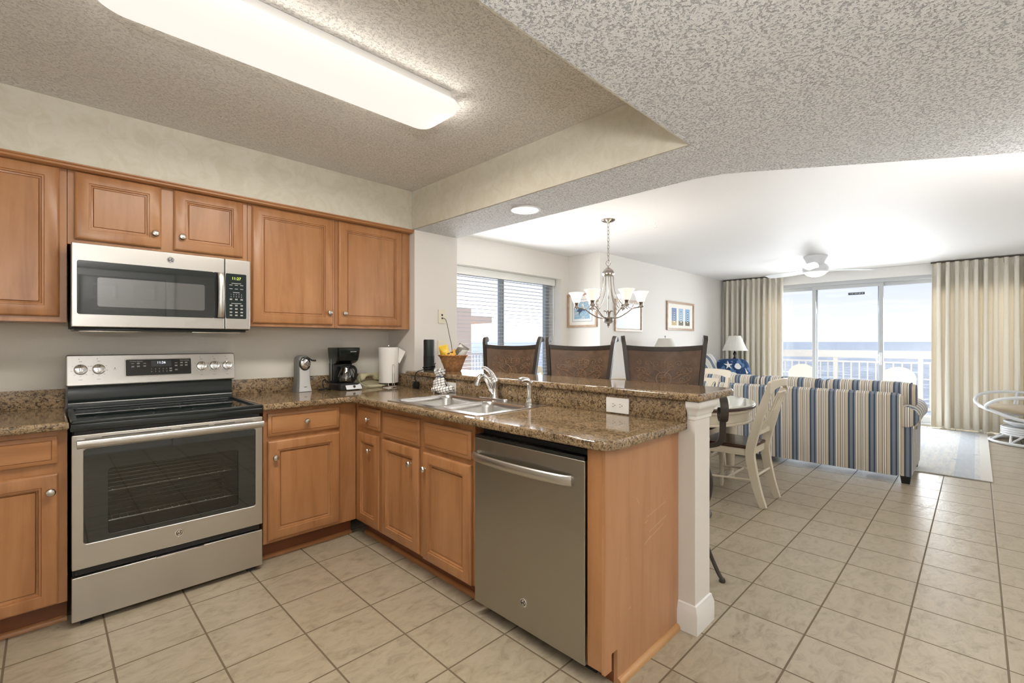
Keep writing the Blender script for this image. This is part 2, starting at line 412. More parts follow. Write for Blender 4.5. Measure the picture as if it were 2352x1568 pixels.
M['dark_seat'] = wood('dark_seat_wood', rgb(66, 36, 24), rgb(38, 22, 16), rgb(92, 52, 34), 'x', 0.18)

def leather(name):
    t = MT(name).set(rough=0.42, spec=0.4); n = t.noise(t.coord(), 14, 6, 0.6)
    t.color(t.ramp(n, [(0.3, rgb(84, 66, 52)), (0.55, rgb(106, 84, 68)), (0.75, rgb(124, 98, 78))])); t.bump(t.noise(t.coord(), 140, 3), 0.15, 0.003); return t.m
M['leather'] = leather('brown_leather')
M['leather_raised'] = plain('raised_leather_scroll', rgb(138, 106, 80), 0.4)
M['stripe_y'] = stripes('striped_fabric_back', 'Y'); M['stripe_x'] = stripes('striped_fabric_arm', 'XY', off=0.3)
M['stripe_pale'] = stripes('pale_striped_fabric', 'X', 0.10, 0.1, pale=True)
def linen(name, col, col2):
    t = MT(name).set(rough=0.9, spec=0.1, sheen=0.3); v = t.coord(scale=(240, 240, 60)); n = t.noise(v, 1.0, 2)
    t.color(t.mix(n, col, col2)); t.bump(n, 0.1, 0.002)
    tl = t.node('BsdfTranslucent'); tl.inputs[0].default_value = col
    mx = t.node('MixShader'); mx.inputs[0].default_value = 0.16
    out = t.N['Material Output']; t.link(t.b.outputs[0], mx.inputs[1]); t.link(tl.outputs[0], mx.inputs[2]); t.link(mx.outputs[0], out.inputs[0]); return t.m
M['curtain'] = linen('cream_linen', rgb(238, 231, 216), rgb(244, 239, 228))
M['lampshade'] = linen('white_lampshade', rgb(236, 232, 224), rgb(240, 237, 230))
M['khaki'] = linen('khaki_cushion', rgb(196, 178, 150), rgb(206, 190, 164))
M['paper'] = plain('paper_towel', rgb(236, 234, 230), 0.9)
M['white_lacquer'] = plain('white_lacquer', rgb(228, 230, 232), 0.35)
M['silver_plastic'] = plain('silver_plastic', rgb(186, 187, 190), 0.32, metal=0.35)
M['teal_black'] = plain('dark_speaker_cloth', rgb(26, 36, 36), 0.45)
M['frame_wood'] = wood('pale_frame_wood', rgb(188, 158, 132), rgb(160, 128, 104), rgb(204, 178, 154), 'x')
M['scratch'] = plain('pale_scratch', rgb(214, 184, 156), 0.6)
M['piping'] = plain('navy_piping', rgb(70, 82, 102), 0.8)
M['mat_board'] = plain('mat_board', rgb(236, 232, 222), 0.7)

# ================================================================== SETTING
RX_ = 9.42        # glass wall
YW = 3.51         # stove wall
CL, CH = 2.15, 2.45
g = G(); g.box(-2.0, -1.5, -0.12, 9.55, 4.6, 0.0); struct('floor', g, M['tile'])
# walls
g = G(); g.box(-2.0, YW, 0, 2.04, YW + 0.12, 2.6); struct('wall_stove', g, M['wall_kitchen'])
g = G(); g.box(2.04, 3.12, 0, 2.46, 4.6, 2.6); struct('wall_pillar', g, M['wall_white'])
g = G(); g.box(-2.0, 3.14, CL, 2.04, YW, 2.6); struct('wall_soffit', g, M['soffit_face'])
g = G(); g.box(2.0, 0.871, 0, 2.155, 3.12, 1.015); struct('wall_peninsula', g, M['wall_white'])
# dining window wall with a deep opening
YD = 4.03
g = G(); g.plate(rect(2.46, 0, 5.13, 2.6), [rect(2.9, 0.75, 4.98, 2.13)], 0.28, 0.0, TR(0, YD + 0.28, 0) @ FRONT)
struct('wall_window', g, M['wall_white'])
g = G(); g.box(5.13, 3.50, 0, 5.41, 4.31, 2.6); struct('wall_jog', g, M['wall_white'])
g = G(); g.box(5.41, 3.50, 0, RX_ + 0.16, 3.66, 2.6); struct('wall_living', g, M['wall_white'])
g = G(); g.plate(rect(-3.5, -0.1, 1.3, 2.6), [rect(-2.9, 0.0, 0.70, 2.285)], 0.16, 0.0, TR(RX_, 0, 0) @ RZ(-90) @ FRONT @ TR(0, 0, -0.16))
struct('wall_balcony', g, M['wall_white'])
g = G(); g.plate(rect(-2.0, -0.1, 9.55, 2.6), [rect(0.26, 0, 1.10, 2.06)], 0.1, 0.0, TR(0, -1.3, 0) @ FRONT); struct('wall_back', g, M['wall_white'])
g = G(); g.box(-2.1, -1.4, 0, -2.0, 3.6, 2.6); struct('wall_left', g, M['wall_kitchen'])
# ceilings
g = G(); g.box(-2.0, 0.90, CH, 2.04, 3.14, CH + 0.1); struct('ceiling_kitchen', g, M['ceil_high'])
g = G(); g.box(2.04, 0.90, CH, RX_ + 0.16, 4.31, CH + 0.1).box(2.04, -1.4, CH, RX_ + 0.16, 0.90, CH + 0.1); struct('ceiling_living', g, M['ceil_living'])
# lowered ceiling: one slab with the kitchen recess cut out of it
outer = [(-2.0, -1.4), (3.98, -1.4), (3.24, -0.21), (2.56, 0.84), (2.50, 0.95), (2.47, 1.08), (2.46, 3.12), (2.04, 3.12), (2.04, 0.905), (-2.0, 0.905)]
g = G(); g.plate(outer, (), CH - CL - 0.002, 0.0, TR(0, 0, CL)); struct('ceiling_lowered', g, M['ceil_low'])
# the vertical faces of the recess are smooth painted
g = G(); g.box(2.028, 0.91, CL + 0.004, 2.04, 3.135, CH); struct('trim_1', g, M['soffit_face'])
g = G(); g.box(-2.0, 0.905, CL + 0.004, 2.028, 0.915, CH); struct('trim_2', g, M['soffit_face'])
# baseboards
def base_profile(z=0.0): return [(0, 0), (0.016, 0), (0.016, 0.085), (0.011, 0.10), (0.007, 0.118), (0, 0.122)]
def base_run(g, a, b, nrm):
    a = Vector((*a, 0)); b = Vector((*b, 0)); n = Vector((*nrm, 0))
    g.rings([[p + n * q + Vector((0, 0, z)) for q, z in base_profile()] for p in (a, b)])
def post_wrap(prof, y0=0.946):
    g = G(); st = [lambda q: (2.0 - q, y0), lambda q: (2.0 - q, 0.871 - q), lambda q: (2.155 + q, 0.871 - q), lambda q: (2.155 + q, 3.118)]
    return g.rings([[(*f(q), z) for q, z in prof] for f in st])
struct('baseboard_peninsula', post_wrap(base_profile()), M['white_trim'])
g = G(); base_run(g, (2.46, YD), (5.13, YD), (0, -1)); base_run(g, (5.13, YD), (5.13, 3.5), (-1, 0)); base_run(g, (5.114, 3.5), (RX_, 3.5), (0, -1)); struct('baseboard_living', g, M['white_trim'])
# small crown under the bar at the wall end
struct('trim_3', post_wrap([(0, 0.930), (0.006, 0.933), (0.007, 0.948), (0.011, 0.952), (0.013, 0.962), (0.021, 0.978), (0.029, 0.986), (0.032, 0.996), (0.032, 1.014), (0, 1.014)], 0.900), M['white_trim'])
# wooden moulding along the top of the wall cabinets
g = G()
g.rings([[(x, 3.14 - a, z) for a, z in ((0, 2.125), (-0.03, 2.125), (-0.03, 2.15), (0.016, 2.149), (0.016, 2.143), (0.008, 2.138), (0.008, 2.13))] for x in (-0.6, 2.038)])
struct('trim_4', g, M['wood_h'])

# panelled door in the wall behind the camera (seen mirrored in the oven glass)
d2 = sframe('door_2', (0.68, -1.3, 0))
g = G(); g.plate([(0.18, 0), (0.26, 0), (0.26, 2.06), (1.10, 2.06), (1.10, 0), (1.18, 0), (1.18, 2.14), (0.18, 2.14)], (), 0.02, 0.003, TR(0, -1.28, 0) @ FRONT); struct('door_casing', g, M['white_trim'], d2)
g = G(); g.box(0.265, -1.37, 0.005, 1.095, -1.33, 2.055)
for x0, x1 in ((0.36, 0.62), (0.74, 1.0)):
    for z0, z1 in ((0.16, 0.86), (0.98, 1.68), (1.79, 1.98)):
        k = g.mark()
        def rr(i, y): return [(x0 + i, y, z0 + i), (x1 - i, y, z0 + i), (x1 - i, y, z1 - i), (x0 + i, y, z1 - i)]
        g.rings([rr(0, -1.331), rr(0, -1.326), rr(0.012, -1.322), rr(0.03, -1.318), rr(0.045, -1.325), rr(0.055, -1.325)])
struct('door_leaf', g, M['white_trim'], d2)
g = G(); g.lathe([(0.0, 0), (0.026, 0), (0.026, 0.008), (0.010, 0.012), (0.010, 0.03), (0.026, 0.04), (0.028, 0.055), (0.018, 0.066), (0, 0.068)], 20, TR(0.33, -1.33, 0.92) @ RX(-90)); struct('door_knob', g, M['nickel'], d2)

# ------------------------------------------------------------------ balcony glass door
d1 = sframe('door_1', (RX_, 1.1, 0))
g = G()
y0, y1 = -0.70, 2.90
g.box(RX_ - 0.02, y0, 2.225, RX_ + 0.14, y1, 2.285, 0.004); g.box(RX_ - 0.02, y0, 0, RX_ + 0.14, y1, 0.035, 0.004)
g.box(RX_ - 0.02, y0, 0, RX_ + 0.14, y0 + 0.05, 2.285, 0.004); g.box(RX_ - 0.02, y1 - 0.05, 0, RX_ + 0.14, y1, 2.285, 0.004)
struct('door_frame', g, M['alu'], d1)
panels = [(2.85, 1.965, 0.07), (2.035, 1.06, 0.02), (1.135, 0.18, 0.07), (0.25, -0.65, 0.02)]
for i, (a, b, off) in enumerate(panels):
    x = RX_ + off; w = 0.055
    g = G(); lo, hi = b, a
    g.plate(rect(lo, 0.035, hi, 2.225), [rect(lo + w, 0.13, hi - w, 2.165)], 0.035, 0.004, TR(x, 0, 0) @ RZ(90) @ FRONT @ TR(0, 0, -0.017))
    sash = struct('door_sash', g, M['alu'], d1)
    g = G(); g.box(x - 0.003, lo + w - 0.01, 0.12, x + 0.003, hi - w + 0.01, 2.175); struct('pane', g, M['pane'], sash, smooth=0)
    if i == 1:
        g = G(); g.plate(rrect(1.075, 0.90, 1.112, 1.10, 0.006), (), 0.012, 0.003, TR(x - 0.03, 0, 0) @ RZ(90) @ FRONT)
        g.tube(spl([(x - 0.03, 1.105, 0.94), (x - 0.06, 1.13, 0.955), (x - 0.066, 1.14, 1.0), (x - 0.06, 1.13, 1.045), (x - 0.03, 1.105, 1.06)], 5), 0.008, 8)
        struct('door_handle', g, M['white_lacquer'], sash)
        g = G(); g.box(x - 0.0055, 1.30, 2.045, x - 0.0035, 1.52, 2.085); st = struct('sticker', g, plain('sticker_navy', rgb(58, 70, 84), 0.5), sash)
        g = G(); k = 0
        for yy in (1.32, 1.345, 1.365, 1.39, 1.41, 1.435, 1.46, 1.485): g.box(x - 0.0062, yy, 2.06 + 0.004 * (k % 2), x - 0.0055, yy + 0.014, 2.072); k += 1
        struct('sticker_print', g, M['white_ink'], sash)
# white boxed head above the door
g = G(); g.box(RX_ - 0.05, -1.25, 2.285, RX_ - 0.001, 3.495, 2.448, 0.004); struct('trim_5', g, M['white_trim'])

# ------------------------------------------------------------------ dining window with its frame
w1 = sframe('window_1', (3.94, 4.28, 0.75))
g = G(); g.plate(rect(2.9, 0.75, 4.98, 2.13), [rect(2.97, 0.82, 4.04, 2.06), rect(4.11, 0.82, 4.90, 2.06)], 0.05, 0.004, TR(0, 4.30, 0) @ FRONT); struct('window_frame', g, plain('grey_window_frame', rgb(150, 156, 162), 0.4), w1)
g = G(); g.box(2.96, 4.272, 0.81, 4.05, 4.278, 2.07); struct('pane', g, M['pane'], w1, smooth=0)
g = G(); g.box(4.10, 4.272, 0.81, 4.91, 4.278, 2.07); struct('pane', g, M['pane'], w1, smooth=0)
g = G(); g.box(2.9, 4.0, 0.745, 4.98, 4.25, 0.765, 0.004); struct('window_sill', g, M['white_trim'], w1)

# ================================================================== KITCHEN
# ------------------------------------------------------------------ cabinets (local frame: front faces -y, x to the right)
def door_mesh(x0, x1, z0, z1, drawer=False, narrow=0.052):
    g = G()
    def rr(i, y): return [(x0 + i, y, z0 + i), (x1 - i, y, z0 + i), (x1 - i, y, z1 - i), (x0 + i, y, z1 - i)]
    if drawer: L = [(0, -0.001), (0, -0.012), (0.004, -0.0155), (0.017, -0.0175), (0.019, -0.0155), (0.021, -0.0195)]
    else:
        w = min(narrow, (x1 - x0) * 0.24)
        L = [(0, -0.001), (0, -0.012), (0.003, -0.016), (0.010, -0.0195), (w, -0.0205), (w + 0.002, -0.0155), (w + 0.009, -0.0165), (w + 0.011, -0.0085), (w + 0.017, -0.0065), (w + 0.019, -0.0035), (w + 0.021, -0.0095)]
    return g.rings([rr(i, y) for i, y in L])
def knob_mesh(x, z, y=-0.0205):
    g = G(); return g.lathe([(0, 0), (0.0075, 0), (0.006, 0.004), (0.0055, 0.011), (0.009, 0.014), (0.0165, 0.017), (0.0175, 0.020), (0.014, 0.0255), (0.006, 0.0285), (0, 0.029)], 20, TR(x, y, z) @ RX(90))
def cabinet(name, label, loc, rz, w, zb, zt, depth, doors, drawers=(), base=True, kick=True, top=False):
    t = thing(name, label, 'cabinet', loc, rz)
    g = G()
    th = 0.016; y0 = 0.02; zc0 = zb
    g.box(0, y0, zc0, th, depth, zt).box(w - th, y0, zc0, w, depth, zt).box(th, y0, zc0, w - th, depth, zc0 + th).box(th, depth - 0.008, zc0 + th, w - th, depth, zt)
    if top: g.box(th, y0, zt - th, w - th, depth - 0.008, zt)
    obj('carcass', g, M['wood'], t, local=True)
    g = G(); holes = [rect(a + 0.012, c + 0.012, b - 0.012, d - 0.012) for a, b, c, d, *_ in list(doors) + list(drawers)]
    g.plate(rect(0, zb, w, zt), holes, 0.02, 0.0006, TR(0, 0.02, 0) @ FRONT); obj('face_frame', g, M['wood'], t, local=True)
    for a, b, c, d, kn in doors:
        o = obj('door', door_mesh(a, b, c, d), M['wood'], t, local=True)
        if kn: obj('knob', knob_mesh(*kn), M['nickel'], o, local=True, label='satin nickel knob')
    for a, b, c, d, kn in drawers:
        o = obj('drawer', door_mesh(a, b, c, d, True), M['wood_h'], t, local=True)
        if kn: obj('knob', knob_mesh(*kn), M['nickel'], o, local=True, label='satin nickel knob')
    if kick:
        g = G(); g.box(0, 0.075, 0, w, 0.09, zb); obj('toe_kick', g, M['wood_dark'], t, local=True, label='dark brown toe kick')
        g = G(); g.rings([[(x, 0.075 - a, z) for a, z in ((0, 0), (0.017, 0), (0.017, 0.008), (0.013, 0.016), (0.006, 0.02), (0, 0.021))] for x in (0, w)]); obj('shoe_moulding', g, M['wood_h'], t, local=True)
    return t
UF = 3.19; UD = YW - UF
cabinet('wall_cabinet', 'tall maple wall cabinet left of the microwave, cut by the left picture edge', (-0.45, UF, 0), 0, 0.521, 1.371, 2.135, UD, [(0.03, 0.495, 1.397, 2.128, None)], kick=False, top=True)
cabinet('wall_cabinet', 'short maple wall cabinet with two doors directly above the microwave', (0.073, UF, 0), 0, 0.802, 1.760, 2.135, UD,
        [(0.025, 0.374, 1.787, 2.126, (0.345, 1.862)), (0.430, 0.777, 1.787, 2.126, (0.467, 1.862))], kick=False, top=True)
cabinet('wall_cabinet', 'maple wall cabinet directly right of the microwave, knob at its lower right', (0.877, UF, 0), 0, 0.552, 1.371, 2.135, UD, [(0.024, 0.532, 1.39, 2.12, (0.505, 1.473))], kick=False, top=True)
cabinet('wall_cabinet', 'maple wall cabinet at the wall corner above the paper towels', (1.431, UF, 0), 0, 0.605, 1.371, 2.135, UD, [(0.022, 0.530, 1.39, 2.12, (0.06, 1.473))], kick=False, top=True)

BF = 2.89
cabinet('base_cabinet', 'maple base cabinet with drawer and door left of the stove', (-0.47, BF, 0), 0, 0.536, 0.11, 0.882, YW - BF,
        [(0.03, 0.507, 0.115, 0.693, (0.482, 0.617))], [(0.03, 0.504, 0.737, 0.858, None)])
cabinet('base_cabinet', 'maple base cabinet with wide drawer right of the stove', (0.876, BF, 0), 0, 0.562, 0.11, 0.882, YW - BF,
        [(0.021, 0.445, 0.128, 0.70, (0.058, 0.605))], [(0.021, 0.445, 0.726, 0.86, (0.235, 0.795))])
PF = 1.44
cabinet('base_cabinet', 'narrow maple base cabinet of the peninsula beside the inner corner', (PF, 2.888, 0), -90, 0.338, 0.11, 0.882, 0.556,
        [(0.045, 0.320, 0.128, 0.695, (0.216, 0.598))], [(0.055, 0.328, 0.73, 0.858, (0.20, 0.789))])
cabinet('base_cabinet', 'maple sink base cabinet with two doors and two blank fronts', (PF, 2.549, 0), -90, 0.862, 0.11, 0.882, 0.556,
        [(0.018, 0.408, 0.122, 0.690, (0.338, 0.602)), (0.448, 0.846, 0.112, 0.684, (0.448 + 0.0, 0.600) and (0.476, 0.600))],
        [(0.026, 0.412, 0.706, 0.851, None), (0.456, 0.845, 0.711, 0.846, None)])
# end of the peninsula: stile and veneered side panel
t = thing('cabinet_end_unit', 'maple veneer end unit closing the peninsula beside the dishwasher', 'cabinet panel', (PF, 0.946, 0), 0)
g = G(); g.box(1.42, 0.962, 0.075, 1.44, 1.024, 0.882, 0.001); obj('stile', g, M['wood'], t)
g = G(); g.plate(rpoly([(1.42, 0.07), (1.462, 0.07), (1.462, 0.132), (1.50, 0.132), (1.50, 0.0), (1.998, 0.0), (1.998, 0.882), (1.42, 0.882)][::1], [0, 0, 0.004, 0.004, 0, 0, 0, 0]), (), 0.016, 0.0008, TR(0, 0.962, 0) @ FRONT)
pn = obj('side_panel', g, M['veneer'], t)
g = G(); g.rings([[(x, 0.946 - a, z) for a, z in ((0, 0), (0.018, 0), (0.018, 0.008), (0.013, 0.018), (0.006, 0.023), (0, 0.024))] for x in (1.50, 1.982)]); obj('shoe_moulding', g, wood('pale_shoe_wood', rgb(196, 150, 100), rgb(160, 112, 66), rgb(214, 172, 124), 'x'), t)
g = G()
for x, z, l, a in ((1.72, 0.565, 0.16, 9), (1.70, 0.545, 0.03, 14), (1.735, 0.50, 0.15, 11), (1.73, 0.472, 0.13, 13), (1.70, 0.46, 0.05, 25), (1.64, 0.66, 0.03, -60), (1.56, 0.44, 0.01, 80), (1.58, 0.25, 0.012, 20)):
    g = G(); g.box(0, -0.0005, -0.0006, l, 0.0, 0.0006); g.T(TR(x, 0.9458, z) @ RY(-a)); obj('scratch', g, M['scratch'], pn, smooth=0)
g = G(); g.box(1.50, 0.962, 0.0, 1.515, 1.024, 0.11); obj('toe_kick', g, M['wood_dark'], t)

# ------------------------------------------------------------------ granite
ZC = 0.92; TC = 0.036
wt = thing('worktop', 'granite worktop running along the stove wall and down the peninsula', 'worktop', (1.4, 2.9, ZC - TC))
pts = [(0.862, 2.838), (1.385, 2.838), (1.385, 0.905), (1.998, 0.905), (1.998, 3.115), (2.036, 3.115), (2.036, 3.506), (0.862, 3.506)]
g = G(); g.plate(rpoly(pts, [0, 0.045, 0.07, 0.0, 0, 0, 0, 0], 8), [rrect(1.46, 1.69, 1.945, 2.49, 0.04)], TC, 0.010, TR(0, 0, ZC - TC)); obj('slab', g, M['granite'], wt)
bs = thing('backsplash', 'granite backsplash strip in the corner behind can opener, coffee maker and towels', 'backsplash', (1.45, 3.496, ZC))
g = G(); g.box(0.862, 3.486, ZC, 2.036, 3.506, 1.02, 0.003); obj('long_strip', g, M['granite'], bs)
g = G(); g.box(2.016, 3.118, ZC, 2.036, 3.484, 1.02, 0.003); obj('return_strip', g, M['granite'], bs)
g = G(); g.box(1.978, 0.905, ZC, 1.998, 3.10, 1.014, 0.002); tag(obj('backsplash', g, M['granite']), 'granite backsplash under the raised bar, behind the sink', 'backsplash')
wt = thing('worktop', 'short granite worktop left of the stove', 'worktop', (-0.2, 3.1, ZC - TC))
g = G(); g.plate(rect(-0.9, 2.838, 0.070, 3.506), (), TC, 0.010, TR(0, 0, ZC - TC)); obj('slab', g, M['granite'], wt)
g = G(); g.box(-0.9, 3.486, ZC, 0.070, 3.506, 1.02, 0.003); tag(obj('backsplash', g, M['granite']), 'granite backsplash strip left of the stove', 'backsplash')
g = G(); g.plate(rpoly([(1.955, 0.825), (2.37, 0.825), (2.37, 3.115), (1.955, 3.115)], [0.012, 0.06, 0, 0]), (), 0.034, 0.012, TR(0, 0, 1.016))
ZB = 1.05
tag(obj('bar_counter', g, M['granite']), 'raised granite bar top on the half wall between kitchen and dining table', 'bar top')

# ------------------------------------------------------------------ stove
def badge(g, M4, r):
    """round emblem: ring and script monogram in local XY"""
    g.lathe([(0, 0), (r, 0), (r, 0.002), (r * 0.93, 0.003), (r * 0.86, 0.003), (r * 0.84, 0.0018), (0, 0.0018)], 28, M4)
def badge_script(g, M4, r):
    for sx, k in ((-0.27, 0), (0.27, 1)):
        pts = [(-0.05, 0.42), (-0.30, 0.30), (-0.30, -0.02), (0.02, -0.02), (0.14, 0.16), (0.0, -0.34), (-0.26, -0.36), (-0.20, -0.14), (0.16, -0.02)] if k == 0 else [(0.22, 0.34), (-0.02, 0.42), (-0.10, 0.16), (0.12, 0.04), (-0.18, -0.06), (-0.12, -0.38), (0.22, -0.34), (0.28, -0.10)]
        q = [M4 @ Vector(((sx + x * 0.95) * r, y * r, 0.0022)) for x, y in pts]
        g.tube(spl(q, 5), r * 0.065, 6)
    g.tube([M4 @ Vector((r * 0.68 * math.cos(a), r * 0.68 * math.sin(a), 0.002)) for a in [2*PI*i/28 for i in range(28)]], r * 0.04, 6, closed=True)
SX, SY = 0.078, 2.832
st = thing('stove', 'stainless steel electric range with black glass cooktop between the base cabinets', 'stove', (SX, SY, 0))
def sm(dx, dy, dz): return TR(SX + dx, SY + dy, dz) @ FRONT
SW = 0.778
g = G(); B = lambda a, b, c, d, e, f, v=0.0: g.box(SX + a, SY + b, c, SX + d, SY + e, f, v)
B(0.003, 0.05, 0.03, 0.012, 0.655, 0.872); B(SW - 0.012, 0.05, 0.03, SW - 0.003, 0.655, 0.872); B(0.012, 0.64, 0.03, SW - 0.012, 0.655, 0.872); B(0.012, 0.03, 0.03, SW - 0.012, 0.64, 0.05)
B(0.012, 0.02, 0.225, SW - 0.012, 0.05, 0.255); B(0.01, 0.025, 0.845, SW - 0.01, 0.64, 0.872)
for x in (0.05, SW - 0.05): B(x - 0.02, 0.03, 0.0, x + 0.02, 0.07, 0.03); B(x - 0.02, 0.58, 0.0, x + 0.02, 0.62, 0.03)
obj('body', g, M['black_matte'], st)
g = G(); B(0.05, 0.045, 0.30, 0.06, 0.60, 0.80); B(SW - 0.06, 0.045, 0.30, SW - 0.05, 0.60, 0.80); B(0.06, 0.60, 0.30, SW - 0.06, 0.61, 0.80); B(0.06, 0.045, 0.29, SW - 0.06, 0.60, 0.30); B(0.06, 0.045, 0.80, SW - 0.06, 0.60, 0.81); obj('oven_cavity', g, M['oven_inside'], st)
for z in (0.43, 0.57):
    g = G()
    g.tube([(SX + 0.07, SY + 0.07, z), (SX + SW - 0.07, SY + 0.07, z)], 0.0035, 8); g.tube([(SX + 0.07, SY + 0.56, z), (SX + SW - 0.07, SY + 0.56, z)], 0.003, 8)
    for i in range(5): y = SY + 0.14 + i * 0.09; g.tube([(SX + 0.07, y, z), (SX + SW - 0.07, y, z)], 0.0022, 6)
    for i in range(22): x = SX + 0.085 + i * 0.029; g.tube([(x, SY + 0.07, z + 0.004), (x, SY + 0.56, z + 0.004)], 0.0016, 6)
    obj('oven_rack', g, M['chrome'], st)
# oven door
g = G(); g.plate(rrect(0, 0.256, SW, 0.856, 0.006), [rrect(0.040, 0.364, 0.742, 0.792, 0.012)], 0.034, 0.003, sm(0, 0.034, 0)); dr = obj('oven_door', g, M['steel'], st)
g = G(); g.plate(rrect(0.034, 0.358, 0.748, 0.798, 0.012), [rrect(0.124, 0.386, 0.658, 0.690, 0.014)], 0.006, 0.001, sm(0, 0.013, 0)); obj('window_surround', g, M['black_glass'], dr)
g = G(); g.plate(rrect(0.118, 0.380, 0.664, 0.696, 0.014), (), 0.004, 0, sm(0, 0.0165, 0)); obj('window_glass', g, M['oven_glass'], dr, smooth=0)
g = G(); g.tube([(SX + 0.016, SY - 0.047, 0.822), (SX + SW - 0.01, SY - 0.047, 0.822)], 1.0, section=[(0.019 * math.cos(a), 0.014 * math.sin(a)) for a in [2*PI*i/20 for i in range(20)]])
for x in (0.03, SW - 0.03): g.box(SX + x - 0.014, SY - 0.045, 0.808, SX + x + 0.014, SY + 0.002, 0.836, 0.004)
obj('handle', g, M['steel'], dr)
g = G(); badge(g, sm(0.393, 0.0, 0.316), 0.019); bo = obj('emblem', g, M['chrome'], dr)
g = G(); badge_script(g, sm(0.393, 0.0, 0.316), 0.019); obj('monogram', g, M['slot'], bo)
g = G(); 
for i, (a, b) in enumerate(((0.10, 0.36), (0.40, 0.52), (0.545, 0.64))): g.box(SX + a, SY - 0.0008, 0.8385, SX + b, SY + 0.002, 0.8415)
obj('vent_slot', g, M['slot'], dr)
# storage drawer
g = G(); g.plate(rrect(0, 0.026, SW, 0.222, 0.004), (), 0.028, 0.003, sm(0, 0.03, 0)); dw = obj('storage_drawer', g, M['steel'], st)
g = G(); g.box(SX + 0.30, SY - 0.004, 0.214, SX + 0.50, SY + 0.022, 0.2235, 0.002); obj('finger_pull', g, M['chrome'], dw)
# cooktop
g = G(); B(-0.004, 0.010, 0.872, SW + 0.004, 0.600, 0.905, 0.004)
cp = obj('cooktop', g, M['black_enamel'], st)
g = G(); g.plate(rrect(-0.004, 0.006, SW + 0.004, 0.600, 0.012), [rrect(0.022, 0.036, SW - 0.022, 0.56, 0.02)], 0.016, 0.005, TR(SX, SY, 0.9045)); obj('cooktop_rim', g, M['black_enamel'], cp)
g = G(); g.plate(rrect(0.02, 0.034, SW - 0.02, 0.562, 0.02), (), 0.006, 0.001, TR(SX, SY, 0.9045)); gl = obj('glass_surface', g, M['black_glass'], cp)
g = G()
for cx, cy, r in ((0.20, 0.17, 0.115), (0.58, 0.17, 0.10), (0.20, 0.43, 0.085), (0.58, 0.43, 0.115), (0.39, 0.30, 0.06)):
    g.tube([(SX + cx + r * math.cos(a), SY + cy + r * math.sin(a), 0.9107) for a in [2*PI*i/48 for i in range(48)]], 0.0005, 5, closed=True)
obj('burner_ring', g, plain('burner_ring_grey', rgb(44, 50, 50), 0.3), gl)
# backguard
g = G(); g.rings([[(SX + x, SY + y, z) for y, z in ((0.590, 0.90), (0.660, 0.90), (0.660, 1.19), (0.640, 1.19), (0.612, 1.035), (0.606, 1.025), (0.606, 0.958), (0.594, 0.948), (0.588, 0.93))] for x in (0.002, SW - 0.002)]); bg_ = obj('backguard', g, M['black_enamel'], st)
# control panel leans back a little
def cp_m(dx, dz, off=0.0): return TR(SX + dx, SY + 0.584, 1.034) @ RX(-9) @ TR(0, -off, dz) @ FRONT
g = G(); g.plate(rrect(-0.006, 0, SW + 0.012, 0.170, 0.010), (), 0.035, 0.006, cp_m(0, 0) @ TR(0, 0, -0.035)); pn = obj('control_panel', g, M['steel'], st, label='stainless steel control panel')
g = G(); g.plate(rrect(0.236, 0.040, 0.556, 0.142, 0.008), (), 0.004, 0.0015, cp_m(0, 0)); obj('display_bezel', g, M['nickel'], pn)
g = G(); g.plate(rrect(0.240, 0.044, 0.552, 0.138, 0.006), (), 0.003, 0.001, cp_m(0, 0, 0.0018)); ds = obj('touch_panel', g, plain('brown_black_panel', rgb(40, 38, 30), 0.25), pn)
g = G(); g.plate(rect(0.355, 0.094, 0.452, 0.129), (), 0.0008, 0, cp_m(0, 0, 0.0046)); obj('display', g, M['black_glass'], ds)
g = G(); g.text('11:26', 0.019, 0.0004, cp_m(0.404, 0.117, 0.0058)); obj('clock_digits', g, M['digits_white'], ds)
g = G()
g.text('Cooking Options', 0.0082, 0.0003, cp_m(0.288, 0.127, 0.0052)); g.text('Oven Settings', 0.0082, 0.0003, cp_m(0.518, 0.128, 0.0052))
for i, ch in enumerate('12345'): g.text(ch, 0.009, 0.0003, cp_m(0.358 + i * 0.018, 0.080, 0.0052))
for i, ch in enumerate('67890'): g.text(ch, 0.009, 0.0003, cp_m(0.358 + i * 0.018, 0.065, 0.0052))
def bars(x, z, n, w=0.013):
    for k in range(n):
        q = g.mark(); g.plate(rect(-w / 2, -0.0012, w / 2, 0.0012), (), 0.0003, 0, cp_m(x, z - k * 0.0042, 0.0052))
for x, z, n in ((0.272, 0.115, 1), (0.297, 0.117, 2), (0.326, 0.114, 1), (0.272, 0.099, 2), (0.297, 0.100, 2), (0.326, 0.101, 2), (0.449, 0.083, 2), (0.449, 0.069, 2), (0.476, 0.113, 1), (0.476, 0.099, 2), (0.476, 0.074, 2), (0.503, 0.116, 2), (0.527, 0.116, 2), (0.503, 0.100, 2), (0.527, 0.100, 2)): bars(x, z, n)
obj('lettering', g, M['white_ink'], ds)
for i, x in enumerate((0.052, 0.126, 0.606, 0.676, 0.746)):
    g = G(); zz = 0.089
    g.lathe([(0, 0), (0.028, 0), (0.0285, 0.006), (0.027, 0.014), (0.025, 0.018), (0.022, 0.019), (0, 0.019)], 28, cp_m(x, zz))
    kb = obj('knob', g, M['chrome'], pn)
    g = G(); k = g.mark(); g.box(-0.0065, -0.022, 0.016, 0.0065, 0.022, 0.034, 0.003); g.T(cp_m(x, zz), k); gr = obj('grip', g, M['chrome'], kb)
    g = G(); g.plate(rect(-0.001, 0.006, 0.001, 0.02), (), 0.0006, 0, cp_m(x, zz, 0.0338)); obj('pointer', g, M['slot'], gr)
g = G()
